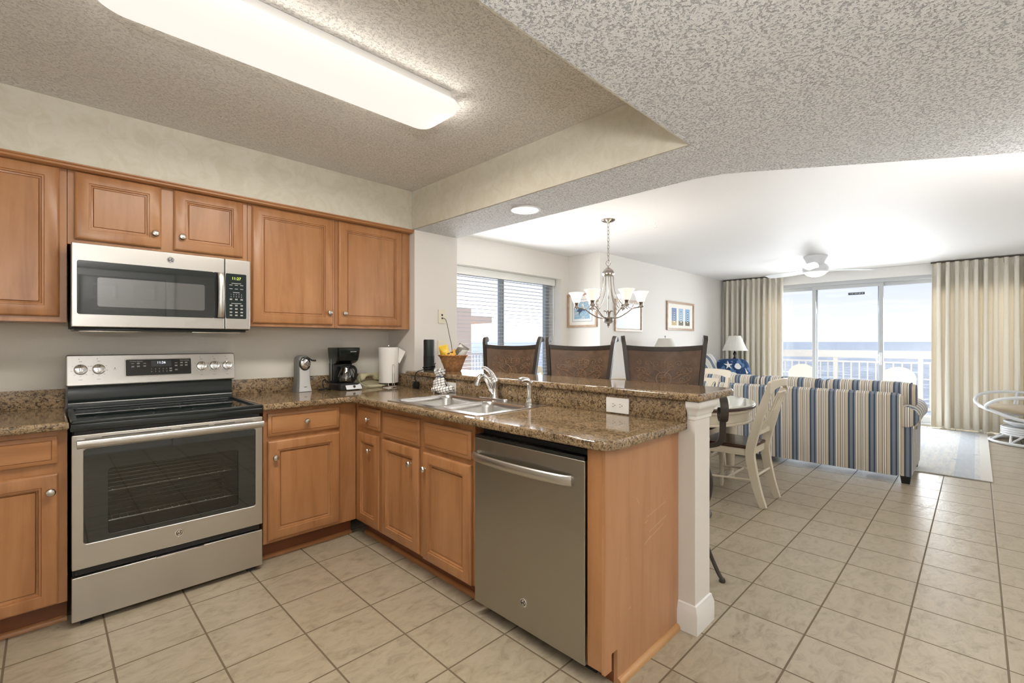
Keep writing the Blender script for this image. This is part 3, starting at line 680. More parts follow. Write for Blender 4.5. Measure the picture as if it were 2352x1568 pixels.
for x in (0.052, 0.126, 0.606, 0.676, 0.746):
    for a in range(-120, 121, 40):
        q = math.radians(a - 90); g.plate(rect(-0.0035, -0.0007, 0.0035, 0.0007), (), 0.0004, 0, cp_m(x + 0.036 * math.cos(q), 0.089 + 0.036 * math.sin(q)))
    g.plate(rect(-0.006, -0.0009, 0.006, 0.0009), (), 0.0004, 0, cp_m(x, 0.133)); g.plate(circ(0.006, 0, 0.002, 10), (), 0.0004, 0, cp_m(x - 0.012, 0.147)); g.plate(rect(-0.008, -0.0007, 0.008, 0.0007), (), 0.0004, 0, cp_m(x, 0.034))
g.plate(circ(0, 0, 0.003, 10), (), 0.0004, 0, cp_m(0.194, 0.092)); g.plate(rect(-0.007, -0.0007, 0.007, 0.0007), (), 0.0004, 0, cp_m(0.194, 0.085))
obj('dial_marks', g, M['ink'], pn)

# ------------------------------------------------------------------ microwave
MX, MY, MZ = 0.083, 3.072, 1.342; MW = 0.777; MH = 0.412
mw = thing('microwave', 'stainless steel over-the-range microwave mounted above the stove', 'microwave', (MX, MY, MZ))
def mm(dx, dy, dz): return TR(MX + dx, MY + dy, MZ + dz) @ FRONT
g = G(); g.box(MX, MY + 0.03, MZ, MX + MW, YW - 0.005, MZ + MH, 0.002); obj('body', g, M['black_matte'], mw)
g = G(); g.plate(rrect(0, 0.004, 0.643, MH, 0.004), (), 0.032, 0.004, mm(0, 0.032, 0)); md = obj('door', g, M['steel'], mw)
g = G(); g.plate(rrect(0.020, 0.066, 0.592, 0.328, 0.010), (), 0.004, 0.0012, mm(0, 0.0008, 0)); wn = obj('window_glass', g, M['black_glass'], md)
g = G(); g.plate(rrect(0.094, 0.106, 0.545, 0.250, 0.010), (), 0.0012, 0.0002, mm(0, -0.0028, 0)); obj('inner_window', g, plain('grey_mesh_glass', (0.04, 0.046, 0.044, 1), 0.03, ior=2.7), wn)
g = G(); g.plate(rrect(0.590, 0.066, 0.642, 0.328, 0.003), (), 0.003, 0.0008, mm(0, 0.0005, 0)); obj('handle_recess', g, M['black'], md)
g = G(); N_ = 14
lo = []
for i in range(N_ + 1):
    z = 0.070 + (0.326 - 0.070) * i / N_; s = math.sin(PI * i / N_); y = -0.020 - 0.020 * s ** 0.6
    lo.append([(MX + 0.604 + a, MY + y + b, MZ + z) for a, b in ((0, 0.006), (0.001, 0), (0.008, -0.005), (0.020, -0.006), (0.030, -0.003), (0.034, 0.004), (0.032, 0.010), (0.004, 0.010))])
g.rings(lo)
for z in (0.072, 0.312): g.box(MX + 0.610, MY - 0.024, MZ + z, MX + 0.634, MY + 0.001, MZ + z + 0.012)
obj('handle', g, M['steel'], md)
g = G(); badge(g, mm(0.389, 0.0, 0.371), 0.017); bo = obj('emblem', g, M['chrome'], md)
g = G(); badge_script(g, mm(0.389, 0.0, 0.371), 0.017); obj('monogram', g, M['slot'], bo)
g = G(); g.plate(rrect(0.646, 0.004, MW, MH, 0.004), (), 0.032, 0.004, mm(0, 0.032, 0)); mc = obj('control_column', g, M['steel'], mw)
g = G(); g.plate(rrect(0.649, 0.066, 0.756, 0.328, 0.006), (), 0.003, 0.001, mm(0, 0.0006, 0)); kp = obj('keypad', g, plain('keypad_black', (0.010, 0.018, 0.018, 1), 0.2), mc)
g = G(); g.text('11:27', 0.022, 0.0004, mm(0.703, -0.0030, 0.300)); obj('clock_digits', g, M['digits_green'], kp)
g = G()
def mbar(x, z, w=0.014): g.plate(rect(-w / 2, -0.0011, w / 2, 0.0011), (), 0.0003, 0, mm(x, -0.0028, z))
for z, w in ((0.272, 0.05), (0.219, 0.034), (0.155, 0.052)): mbar(0.703, z, w)
for z in (0.262, 0.240, 0.181, 0.1765, 0.1455, 0.141, 0.1255, 0.121, 0.1055, 0.1015, 0.088, 0.084):
    for x in (0.675, 0.703, 0.731): mbar(x, z, 0.016 if z > 0.2 else 0.013)
for r_, s_ in ((0.207, '12345'), (0.194, '67890')):
    for i, ch in enumerate(s_): g.text(ch, 0.0085, 0.0003, mm(0.676 + i * 0.0135, -0.0028, r_))
obj('lettering', g, M['white_ink'], kp)
g = G(); g.box(MX + 0.01, MY + 0.05, MZ - 0.012, MX + MW - 0.01, YW - 0.02, MZ + 0.001, 0.003); un = obj('underside', g, M['black'], mw)
for x in (0.03, 0.50):
    g = G(); g.box(MX + x, MY + 0.07, MZ - 0.018, MX + x + 0.24, MY + 0.22, MZ - 0.011, 0.002); obj('grease_filter', g, M['nickel'], un)

# ------------------------------------------------------------------ dishwasher
DX, DY = 1.44, 1.672
dwt = thing('dishwasher', 'stainless steel dishwasher with curved bar handle in the peninsula', 'dishwasher', (DX, DY, 0), -90)
WD = 0.642
def dm(dx, dy, dz): return TR(dx, dy, dz) @ FRONT
g = G(); g.box(0.01, 0.03, 0.06, WD - 0.012, 0.53, 0.86, 0.002); obj('tub', g, M['black_matte'], dwt, local=True)
g = G(); g.plate(rrect(0.004, 0.062, WD - 0.006, 0.828, 0.004), (), 0.045, 0.004, dm(0, 0.025, 0)); dd = obj('door', g, M['steel_dark'], dwt, local=True)
g = G(); g.box(0.006, -0.018, 0.8285, WD - 0.008, 0.02, 0.842, 0.002); obj('control_strip', g, M['black'], dd, local=True)
g = G()
for i in range(9): g.box(0.10 + i * 0.045, -0.016, 0.8422, 0.12 + i * 0.045, -0.004, 0.8428)
obj('touch_key', g, M['slot'], dd, local=True)
g = G(); lo = []
for i in range(25):
    u = i / 24; x = 0.012 + (WD - 0.07) * u; y = -0.032 - 0.034 * math.sin(PI * u) ** 0.55
    lo.append(Vector((x, y, 0.745)))
g.tube(lo, 1.0, section=[(0.0205 * math.cos(a), 0.010 * math.sin(a)) for a in [2*PI*i/16 for i in range(16)]], up=(0, 0, 1))
g.box(0.014, -0.034, 0.733, 0.034, -0.018, 0.757, 0.003).box(WD - 0.082, -0.034, 0.733, WD - 0.058, -0.018, 0.757, 0.003)
obj('handle', g, M['steel'], dd, local=True)
g = G(); badge(g, dm(0.320, -0.020, 0.176), 0.019); bo = obj('emblem', g, M['chrome'], dd, local=True)
g = G(); badge_script(g, dm(0.320, -0.020, 0.176), 0.019); obj('monogram', g, M['slot'], bo, local=True)
g = G(); g.box(0.004, 0.055, 0.0, WD - 0.006, 0.07, 0.058); obj('kick_plate', g, M['black_matte'], dwt, local=True)

# ------------------------------------------------------------------ sink, faucet, sprayer
sk = thing('sink', 'double bowl stainless steel sink set in the peninsula worktop', 'sink', (1.70, 2.09, ZC))
bowls = [(1.487, 2.075, 1.875, 2.472), (1.487, 1.705, 1.835, 2.035)]
g = G(); g.plate(rrect(1.437, 1.667, 1.966, 2.513, 0.035), [rrect(*b, 0.055, 7) for b in bowls], 0.006, 0.0025, TR(0, 0, ZC - 0.001)); obj('rim', g, M['sinksteel'], sk)
for b in bowls:
    g = G(); x0, y0_, x1, y1_ = b
    prof = [(0.0, 0.0), (0.004, -0.006), (0.008, -0.03), (0.014, -0.12), (0.024, -0.15), (0.05, -0.168), (0.09, -0.172)]
    lo = [[(x, y, ZC + 0.003 + z) for x, y in rrect(x0 + i, y0_ + i, x1 - i, y1_ - i, max(0.055 - i * 0.2, 0.02), 7)] for i, z in prof]
    lo2 = [[(x, y, ZC + 0.001 + z) for x, y in rrect(x0 + i - 0.0015, y0_ + i - 0.0015, x1 - i + 0.0015, y1_ - i + 0.0015, max(0.055 - i * 0.2, 0.02), 7)] for i, z in reversed(prof)]
    g.rings(lo, cap0=False, cap1=True); g.rings(lo2, cap0=True, cap1=False)
    bo = obj('bowl', g, M['sinksteel'], sk)
    cx, cy = (x0 + x1) / 2, (y0_ + y1_) / 2
    g = G(); g.lathe([(0, 0.001), (0.045, 0.001), (0.045, 0.004), (0.036, 0.005), (0.03, 0.002), (0, 0.002)], 24, TR(cx, cy, ZC - 0.170)); obj('drain', g, M['chrome'], bo)
fx, fy = 1.925, 2.078; fz = ZC + 0.0045
fc = thing('faucet', 'chrome single lever kitchen faucet at the back of the sink', 'faucet', (fx, fy, fz))
g = G(); g.plate(rrect(fx - 0.026, fy - 0.125, fx + 0.026, fy + 0.125, 0.025), (), 0.010, 0.004, TR(0, 0, fz)); obj('base_plate', g, M['chrome'], fc)
g = G(); g.lathe([(0.0, 0), (0.028, 0), (0.027, 0.012), (0.022, 0.022), (0.022, 0.075), (0.026, 0.09), (0.027, 0.105), (0.022, 0.118), (0.010, 0.125), (0, 0.126)], 24, TR(fx, fy, fz + 0.008)); obj('body', g, M['chrome'], fc)
pts = spl([(fx, fy, fz + 0.03), (fx - 0.02, fy + 0.004, fz + 0.065), (fx - 0.043, fy + 0.012, fz + 0.115), (fx - 0.071, fy + 0.018, fz + 0.142), (fx - 0.096, fy + 0.024, fz + 0.136), (fx - 0.110, fy + 0.028, fz + 0.108), (fx - 0.113, fy + 0.028, fz + 0.088)], 6)
g = G(); g.tube(pts, [0.019 - 0.002 * min(1, i / 12) for i in range(len(pts))], 14); obj('spout', g, M['chrome'], fc)
pts = spl([(fx, fy, fz + 0.118), (fx - 0.008, fy + 0.004, fz + 0.140), (fx - 0.022, fy + 0.012, fz + 0.165), (fx - 0.050, fy + 0.022, fz + 0.187), (fx - 0.071, fy + 0.03, fz + 0.194)], 6)
g = G(); g.tube(pts, [0.022 - 0.014 * (i / (len(pts) - 1)) ** 0.7 for i in range(len(pts))], 12); obj('lever', g, M['chrome'], fc)
px_, py_ = 1.915, 1.775
sp_ = thing('sink_sprayer', 'chrome pull-out sprayer standing right of the faucet', 'sprayer', (px_, py_, fz))
g = G(); g.lathe([(0, 0), (0.026, 0), (0.026, 0.006), (0.02, 0.012), (0.019, 0.03), (0.014, 0.034), (0, 0.034)], 22, TR(px_, py_, fz)); obj('base', g, M['chrome'], sp_)
pts = spl([(px_, py_, fz + 0.03), (px_, py_, fz + 0.08), (px_ - 0.002, py_, fz + 0.112), (px_ - 0.018, py_ + 0.004, fz + 0.132), (px_ - 0.046, py_ + 0.010, fz + 0.135), (px_ - 0.062, py_ + 0.014, fz + 0.130)], 6)
g = G(); g.tube(pts, [0.0135 + 0.006 * (i / (len(pts) - 1)) for i in range(len(pts))], 14); wd = obj('wand', g, M['chrome'], sp_)
g = G(); g.tube([(px_ + 0.016, py_ - 0.002, fz + 0.085), (px_ + 0.014, py_ - 0.002, fz + 0.125)], 0.007, 8); obj('trigger', g, M['nickel'], wd)

# ------------------------------------------------------------------ small things on the worktop
# can opener
ox, oy = 1.285, 3.40
co = thing('can_opener', 'silver electric can opener standing on the worktop beside the coffee maker', 'can opener', (ox, oy, ZC), 6)
co.scale = (0.84, 0.9, 1.0)
lo = []
for z, hw, fd in ((0, 0.068, 0.058), (0.012, 0.067, 0.057), (0.05, 0.060, 0.050), (0.10, 0.056, 0.045), (0.17, 0.056, 0.045), (0.215, 0.056, 0.046), (0.238, 0.050, 0.042), (0.252, 0.038, 0.034), (0.258, 0.018, 0.02)):
    lo.append([(x, y, z) for x, y in rrect(-hw, -fd, hw, fd, min(fd, hw) * 0.55, 6)])
g = G(); g.rings(lo); obj('body', g, plain('grey_plastic', rgb(120, 120, 118), 0.35), co, local=True)
g = G(); lo = []
for z, hw, y in ((0.003, 0.054, -0.060), (0.05, 0.046, -0.052), (0.10, 0.043, -0.047), (0.20, 0.043, -0.047)): lo.append([(-hw, y + 0.006, z), (-hw, y, z), (-hw + 0.006, y - 0.003, z), (hw - 0.006, y - 0.003, z), (hw, y, z), (hw, y + 0.006, z)])
g.rings(lo); obj('front_plate', g, plain('pale_silver', rgb(206, 206, 206), 0.3), co, local=True)
g = G(); g.lathe([(0, 0), (0.049, 0), (0.048, 0.008), (0.043, 0.012), (0, 0.012)], 30, TR(0, -0.044, 0.198) @ RX(90)); obj('dark_ring', g, plain('dark_grey_ring', rgb(48, 48, 46), 0.3), co, local=True)
g = G(); g.lathe([(0, 0), (0.041, 0), (0.040, 0.006), (0.030, 0.012), (0, 0.013)], 30, TR(0, -0.055, 0.201) @ RX(90)); cm = obj('cutter_housing', g, M['chrome'], co, local=True)
g = G(); g.lathe([(0, 0), (0.010, 0), (0.010, 0.012), (0, 0.012)], 14, TR(-0.008, -0.066, 0.198) @ RX(90)).lathe([(0, 0), (0.007, 0), (0.007, 0.014), (0, 0.014)], 12, TR(0.008, -0.066, 0.212) @ RX(90)).box(-0.002, -0.076, 0.186, 0.03, -0.068, 0.192); obj('cutter', g, M['pewter'], cm, local=True)
g = G(); g.tube(spl([(-0.030, -0.066, 0.222), (-0.01, -0.072, 0.240), (0.018, -0.074, 0.238), (0.045, -0.075, 0.222), (0.08, -0.075, 0.219)], 5), [0.005] * 6 + [0.006] * 15, 8); obj('lever', g, M['black'], co, local=True)
g = G(); g.plate(rect(-0.013, 0.033, 0.013, 0.037), (), 0.0006, 0, TR(0, -0.0585, 0) @ FRONT); obj('maker_mark', g, M['ink'], co, local=True)

# coffee maker
kx, ky = 1.565, 3.335
cm = thing('coffee_maker', 'black drip coffee maker with glass carafe on the worktop', 'coffee maker', (kx, ky, ZC), 0)
cm.scale = (0.88, 0.93, 0.93)
g = G(); lo = []
g.plate(rrect(-0.092, -0.115, 0.092, 0.10, 0.03), (), 0.052, 0.008); obj('base', g, M['black'], cm, local=True)
g = G(); g.box(-0.088, 0.02, 0.05, 0.088, 0.10, 0.215, 0.012); obj('tower', g, M['black'], cm, local=True)
g = G(); lo = []
for z, hw, yf, yb in ((0.200, 0.086, 0.0, 0.10), (0.215, 0.088, -0.06, 0.10), (0.232, 0.090, -0.088, 0.102), (0.26, 0.093, -0.098, 0.103), (0.322, 0.099, -0.106, 0.105), (0.330, 0.099, -0.106, 0.105), (0.334, 0.095, -0.10, 0.10)):
    lo.append([(x, y, z) for x, y in rrect(-hw, yf, hw, yb, 0.024)])
g.rings(lo); hs = obj('brew_head', g, plain('gloss_black', (0.006, 0.010, 0.009, 1), 0.12), cm, local=True)
g = G(); g.text('MR.COFFEE', 0.0105, 0.0004, TR(0.03, -0.1062, 0.301) @ RX(2) @ FRONT); obj('lettering', g, M['white_ink'], hs, local=True)
g = G(); g.plate(rrect(-0.066, 0.07, -0.056, 0.285, 0.004), (), 0.002, 0, TR(-0.0895, 0.0, 0) @ RZ(-90) @ FRONT @ TR(0.02, 0, 0)); obj('water_gauge', g, plain('clear_gauge', rgb(150, 158, 156), 0.3), cm, local=True)
g = G(); g.lathe([(0, 0), (0.064, 0), (0.064, 0.006), (0, 0.006)], 28, TR(0, -0.045, 0.052)); obj('warming_plate', g, M['black_matte'], cm, local=True)
g = G(); g.rings([[(x, y, z) for x, y, z in ((-0.040 + sx * 0.0, -0.132, 0.008), (0.094, -0.132, 0.008), (0.090, -0.112, 0.046), (-0.044, -0.112, 0.046), )] for sx in (0,)] + [[(-0.040, -0.110, 0.006), (0.094, -0.110, 0.006), (0.090, -0.09, 0.044), (-0.044, -0.09, 0.044)]]); cpn = obj('control_strip', g, M['silver_plastic'], cm, local=True, label='silver control strip')
g = G(); g.lathe([(0, 0), (0.011, 0), (0.011, 0.003), (0.008, 0.004), (0, 0.004)], 20, TR(0.030, -0.122, 0.028) @ RX(62)); obj('power_button', g, M['black'], cpn, local=True)
# carafe belongs in the machine but lifts out
cf = thing('carafe', 'glass coffee carafe with black handle inside the coffee maker', 'carafe', (kx, ky - 0.042, ZC + 0.0542), 0)
cf.scale = (0.93, 0.93, 0.93)
pr = [(0.05, 0), (0.062, 0.006), (0.069, 0.03), (0.067, 0.055), (0.056, 0.09), (0.045, 0.112), (0.042, 0.122)]
g = G(); g.lathe([(0, 0)] + pr + [(r - 0.002, z) for r, z in reversed(pr)] + [(0, 0.002)], 32); obj('jar', g, glass('carafe_glass', (0.62, 0.64, 0.62, 1), 0.16), cf, local=True)
g = G(); g.lathe([(0, 0.118), (0.046, 0.118), (0.046, 0.130), (0.03, 0.134), (0, 0.134)], 28); obj('lid', g, M['black'], cf, local=True)
g = G(); g.tube(spl([(0.016, -0.042, 0.124), (0.024, -0.075, 0.122), (0.030, -0.098, 0.10), (0.030, -0.096, 0.06), (0.026, -0.084, 0.028), (0.02, -0.070, 0.02)], 6), 1.0, section=[(0.013 * math.cos(a), 0.007 * math.sin(a)) for a in [2*PI*i/12 for i in range(12)]]); obj('handle', g, M['black'], cf, local=True)
g = G()
for i in range(7): a = math.radians(-118); r = 0.0705 - abs(i - 1.5) * 0.0018 - (0.005 if i > 4 else 0); g.box(r * math.cos(a) - 0.007, r * math.sin(a) - 0.001, 0.022 + i * 0.0105, r * math.cos(a) + 0.007, r * math.sin(a) + 0.001, 0.0245 + i * 0.0105)
obj('level_marks', g, M['white_ink'], cf, local=True)
g = G(); g.tube(spl([(1.48, 3.42, ZC + 0.05), (1.45, 3.43, ZC + 0.075), (1.425, 3.42, ZC + 0.07), (1.415, 3.40, ZC + 0.03), (1.43, 3.37, ZC + 0.006), (1.45, 3.335, ZC + 0.006), (1.41, 3.32, ZC + 0.02), (1.375, 3.33, ZC + 0.014), (1.36, 3.36, ZC + 0.006), (1.40, 3.37, ZC + 0.006), (1.46, 3.37, ZC + 0.014)], 6), 0.0042, 8)
obj('power_cord', g, M['black'], cm)

# telephone
ph = thing('telephone', 'beige corded desk telephone lying between coffee maker and paper towels', 'telephone', (1.80, 3.375, ZC), 12)
g = G(); g.rings([[(x, y, z) for x, y in rrect(-0.085, -0.075, 0.085, 0.10, 0.02)] for z in (0, 0.025)] + [[(x * 0.94, y * 0.94, 0.038 + y * 0.18) for x, y in rrect(-0.085, -0.075, 0.085, 0.10, 0.02)]]); obj('base', g, plain('beige_phone', rgb(186, 180, 150), 0.4), ph, local=True)
g = G(); lo = []
for x, zc, h, w in ((-0.092, 0.070, 0.020, 0.024), (-0.085, 0.075, 0.034, 0.027), (-0.055, 0.080, 0.030, 0.026), (-0.035, 0.092, 0.014, 0.02), (0, 0.096, 0.013, 0.02), (0.035, 0.092, 0.014, 0.02), (0.055, 0.080, 0.030, 0.026), (0.085, 0.075, 0.034, 0.027), (0.092, 0.070, 0.02, 0.024)): lo.append([(x, 0.02 + w * math.cos(a), zc + h * math.sin(a)) for a in [2*PI*i/14 for i in range(14)]])
g.rings(lo); obj('handset', g, plain('beige_phone_handset', rgb(198, 192, 160), 0.4), ph, local=True)
pts = []
for i in range(240):
    u = i / 239; c = Vector((-0.095 + 0.20 * u, -0.085 - 0.02 * math.sin(PI * u), 0.012)); a = 2 * PI * 26 * u
    pts.append(c + Vector((0, 0.009 * math.cos(a), 0.009 * math.sin(a))))
g = G(); g.tube(pts, 0.0026, 6); g.tube(spl([(-0.095, -0.085, 0.012), (-0.12, -0.05, 0.03), (-0.115, -0.01, 0.055), (-0.09, 0.02, 0.065)], 5), 0.003, 6); obj('coiled_cord', g, plain('beige_cord', rgb(206, 200, 172), 0.5), ph, local=True)

# paper towels
tx, ty = 1.905, 3.28
th = thing('paper_towel_holder', 'chrome paper towel holder standing in the worktop corner', 'paper towel holder', (tx, ty, ZC))
g = G(); g.lathe([(0, 0), (0.088, 0), (0.088, 0.006), (0.082, 0.012), (0.03, 0.014), (0, 0.014)], 36, TR(tx, ty, ZC)); obj('base', g, M['chrome'], th)
g = G(); g.tube([(tx, ty, ZC + 0.01), (tx, ty, ZC + 0.318)], 0.006, 10).ball((tx, ty, ZC + 0.322), 0.01); obj('pole', g, M['chrome'], th)
g = G(); ax, ay = tx - 0.006, ty - 0.082
g.tube(spl([(ax - 0.008, ay, ZC + 0.012), (ax - 0.008, ay, ZC + 0.10), (ax - 0.008, ay, ZC + 0.165), (ax, ay, ZC + 0.176), (ax + 0.008, ay, ZC + 0.165), (ax + 0.008, ay, ZC + 0.10), (ax + 0.008, ay, ZC + 0.012)], 5), 0.0028, 8); obj('tension_arm', g, M['chrome'], th)
pt = thing('paper_towel_roll', 'white paper towel roll with one loose sheet corner on the chrome holder', 'paper towel roll', (tx, ty, ZC + 0.034))
g = G(); g.lathe([(0.018, 0), (0.074, 0), (0.076, 0.003), (0.076, 0.272), (0.074, 0.275), (0.018, 0.275)], 40, TR(tx, ty, ZC + 0.034)); obj('roll', g, M['paper'], pt)
def sheetfn(u, v):
    a = math.radians(-152 + 62 * u); r = 0.0775 + 0.020 * max(0, u - 0.72) * (v > 0) * (0.3 + v)
    z = ZC + 0.034 + 0.272 * v
    return (tx + r * math.cos(a), ty + r * math.sin(a), z - 0.03 * u * v)
g = G(); g.sheet(sheetfn, 10, 10, 0.0012)
k = g.mark(); g.sheet(lambda u, v: (tx + 0.060 + 0.050 * u * (1 - 0.92 * v), ty - 0.055 - 0.012 * u + 0.01 * v, ZC + 0.305 - 0.075 * u * (0.4 + 0.6 * v) - 0.11 * v * (1 - 0.55 * u)), 6, 6, 0.0012)
obj('loose_sheet', g, M['paper'], pt)

# tall speaker with its cord
ex, ey = 2.095, 3.005
ec = thing('smart_speaker', 'tall black cylindrical speaker standing at the wall end of the bar top', 'speaker', (ex, ey, ZB))
g = G(); g.lathe([(0, 0), (0.040, 0), (0.0415, 0.003), (0.0415, 0.232), (0.0395, 0.238), (0.0, 0.238)], 36, TR(ex, ey, ZB)); sb = obj('body', g, M['teal_black'], ec)
g = G(); g.lathe([(0.0410, 0), (0.0418, 0), (0.0418, 0.110), (0.0410, 0.110)], 36, TR(ex, ey, ZB + 0.004)); obj('grille', g, plain('speaker_grille', rgb(22, 30, 31), 0.7), sb)
g = G(); g.lathe([(0, 0), (0.039, 0), (0.039, 0.003), (0, 0.003)], 36, TR(ex, ey, ZB + 0.2375)); obj('light_ring', g, plain('grey_ring', rgb(92, 104, 112), 0.4), sb)
pts = [(ex + 0.046 * math.cos(a), ey + 0.046 * math.sin(a), ZB + 0.03 + 0.012 * math.sin(a * 0.7)) for a in [PI * 0.2 - 0.32 * i for i in range(46)]]
pts = [(2.165, 3.02, ZB + 0.055), (2.155, 3.01, ZB + 0.05)] + pts + [(2.03, 2.98, ZB + 0.012), (1.99, 2.96, ZB + 0.006), (1.962, 2.955, ZB + 0.002), (1.944, 2.96, ZB - 0.015), (1.942, 2.965, ZB - 0.05), (1.952, 2.97, 0.985), (1.957, 2.973, 0.972)]
g = G(); g.tube(spl(pts, 3), 0.0036, 8); pc = obj('power_cord', g, M['black'], ec)
g = G(); g.box(1.940, 2.948, 0.926, 1.972, 2.998, 0.976, 0.006); obj('plug_adapter', g, M['black'], pc)

# snack basket
bx, by = 2.19, 2.825
bk = thing('wicker_basket', 'small brown wicker bowl basket full of snack bags on the bar', 'basket', (bx, by, ZB))
def wick():
    t = MT('wicker').set(rough=0.55, spec=0.3); tc = t.coord()
    sp = t.node('SeparateXYZ'); t.link(tc, sp.inputs[0]); an = t.math('ARCTAN2', sp.outputs['Y'], sp.outputs['X'])
    a = t.math('SINE', t.math('MULTIPLY_ADD', an, 42.0, t.math('MULTIPLY', sp.outputs['Z'], 200))); b = t.math('SINE', t.math('MULTIPLY', sp.outputs['Z'], 900))
    h = t.math('MULTIPLY', a, b); n = t.noise(tc, 60, 3)
    c = t.ramp(t.math('MULTIPLY_ADD', h, 0.35, n), [(0.15, rgb(110, 66, 36)), (0.45, rgb(186, 130, 82)), (0.8, rgb(220, 170, 120))]); t.color(c); t.bump(h, 0.9, 0.004); return t.m
g = G(); ro = [(0.058, 0), (0.062, 0.003), (0.076, 0.045), (0.092, 0.085), (0.105, 0.112), (0.109, 0.116), (0.107, 0.120), (0.101, 0.118), (0.088, 0.085), (0.072, 0.045), (0.056, 0.008)]
g.lathe([(0, 0)] + ro + [(0, 0.006)], 40); wb = obj('bowl', g, wick(), bk, local=True)
g = G(); pts = [((0.106 + 0.003 * math.cos(i * 1.7)) * math.cos(2*PI*i/90), (0.106 + 0.003 * math.cos(i * 1.7)) * math.sin(2*PI*i/90), 0.118 + 0.002 * math.sin(i * 1.7)) for i in range(90)]
g.tube(pts, 0.0045, 7, closed=True); obj('woven_rim', g, plain('wicker_rim', rgb(150, 96, 54), 0.5), bk, local=True)
def bagmat(name, a, b, c):
    t = MT(name).set(rough=0.3, spec=0.5); v = t.coord(scale=(9, 9, 14)); n = t.noise(v, 1.2, 2, 0.4)
    t.color(t.ramp(n, [(0.0, a), (0.46, a), (0.48, b), (0.60, b), (0.62, c), (1.0, c)], const=True)); t.bump(t.noise(t.coord(), 60, 3, 0.5, 1.0), 0.4, 0.006); return t.m
def snack_bag(label, loc, rot, w, h, mat):
    g = G(); nu = nv = 12; lo = []
    for j in range(nv + 1):
        v = j / nv; zz = h * (v - 0.5); th_ = 0.020 * math.sin(PI * min(max((v - 0.08) / 0.84, 0), 1)) ** 0.6 + 0.0008
        n = 20; lo.append([(w / 2 * math.cos(2*PI*i/n) * (1 - 0.08 * math.sin(PI * v)), th_ * math.sin(2*PI*i/n) + 0.003 * math.sin(9 * v + 3 * math.cos(2*PI*i/n)), zz) for i in range(n)])
    g.rings(lo); g.T(TR(*loc) @ RZ(rot[2]) @ RY(rot[1]) @ RX(rot[0])); return tag(obj('snack_bag', g, mat, smooth=60), label, 'snack bag', 'snack bags in the basket')
yl, sv, bl_, rd, wh_ = rgb(222, 186, 60), rgb(196, 196, 192), rgb(60, 56, 50), rgb(196, 120, 40), rgb(232, 226, 206)
snack_bag('yellow snack bag standing at the left in the wicker basket', (bx - 0.045, by + 0.045, ZB + 0.135), (-12, -12, -40), 0.075, 0.13, bagmat('yellow_wrapper', yl, rgb(206, 160, 40), wh_))
snack_bag('grey and silver snack bag leaning at the right in the wicker basket', (bx + 0.035, by - 0.045, ZB + 0.142), (-10, 32, -45), 0.088, 0.12, bagmat('silver_wrapper', rgb(104, 98, 86), sv, rgb(196, 160, 80)))
snack_bag('low yellow snack bag lying in the middle of the wicker basket', (bx - 0.02, by - 0.02, ZB + 0.118), (-40, 60, -45), 0.075, 0.10, bagmat('amber_wrapper', rgb(214, 160, 44), bl_, wh_))

# checked kitchen towel tied into a bundle
def check():
    t = MT('checked_cotton').set(rough=0.9, spec=0.1); sp = t.node('SeparateXYZ'); t.link(t.coord(rot=(0.1, 0.25, 0.4)), sp.inputs[0])
    def ln(s_): return t.math('LESS_THAN', t.math('FRACT', t.math('MULTIPLY', s_, 58.0)), 0.17)
    f = t.math('MAXIMUM', ln(sp.outputs['X']), ln(sp.outputs['Z'])); t.color(t.mix(f, rgb(232, 231, 228), rgb(44, 46, 58))); t.bump(t.noise(t.coord(), 90, 4), 0.3, 0.004); return t.m
cx_, cy_ = 1.925, 2.60
kt = thing('dish_towel', 'white and black checked kitchen towel tied upright behind the sink', 'dish towel', (cx_, cy_, ZC), -45)
ckm = check()
g = G(); lo = []
for z, r in ((0.0, 0.034), (0.01, 0.046), (0.04, 0.048), (0.07, 0.044), (0.095, 0.032), (0.108, 0.020), (0.116, 0.018), (0.126, 0.024), (0.146, 0.034), (0.158, 0.036)):
    lo.append([((r + 0.006 * (z / 0.16 + 0.2) * math.sin(7 * a + z * 30)) * math.cos(a) - 0.02, 0.75 * (r + 0.005 * math.sin(6 * a + 1)) * math.sin(a) + 0.01, z + (0.012 * math.sin(5 * a) if z > 0.14 else 0)) for a in [2*PI*i/36 for i in range(36)]])
g.rings(lo); obj('bundle', g, ckm, kt, local=True, smooth=60)
g = G(); lo = []
for i in range(15):
    u = i / 14; w = 0.030 * math.sin(PI * min(max(u, 0.06), 0.94)) ** 0.4
    lo.append([(-0.065 + 0.15 * u, -0.055 + (w * 1.15) * math.cos(a) + 0.004 * math.sin(8 * u), 0.030 * (1 + 0.25 * math.sin(9 * u)) + w * math.sin(a) * 0.95 - 0.001) for a in [2*PI*j/20 for j in range(20)]])
g.rings(lo); obj('folded_end', g, ckm, kt, local=True, smooth=60)
g = G(); g.tube([(-0.02 + 0.0205 * math.cos(a), 0.01 + 0.016 * math.sin(a), 0.112 + 0.002 * math.sin(3 * a)) for a in [2*PI*i/24 for i in range(24)]], 0.004, 7, closed=True); obj('tie', g, plain('navy_tie', rgb(46, 58, 92), 0.8), kt, local=True)

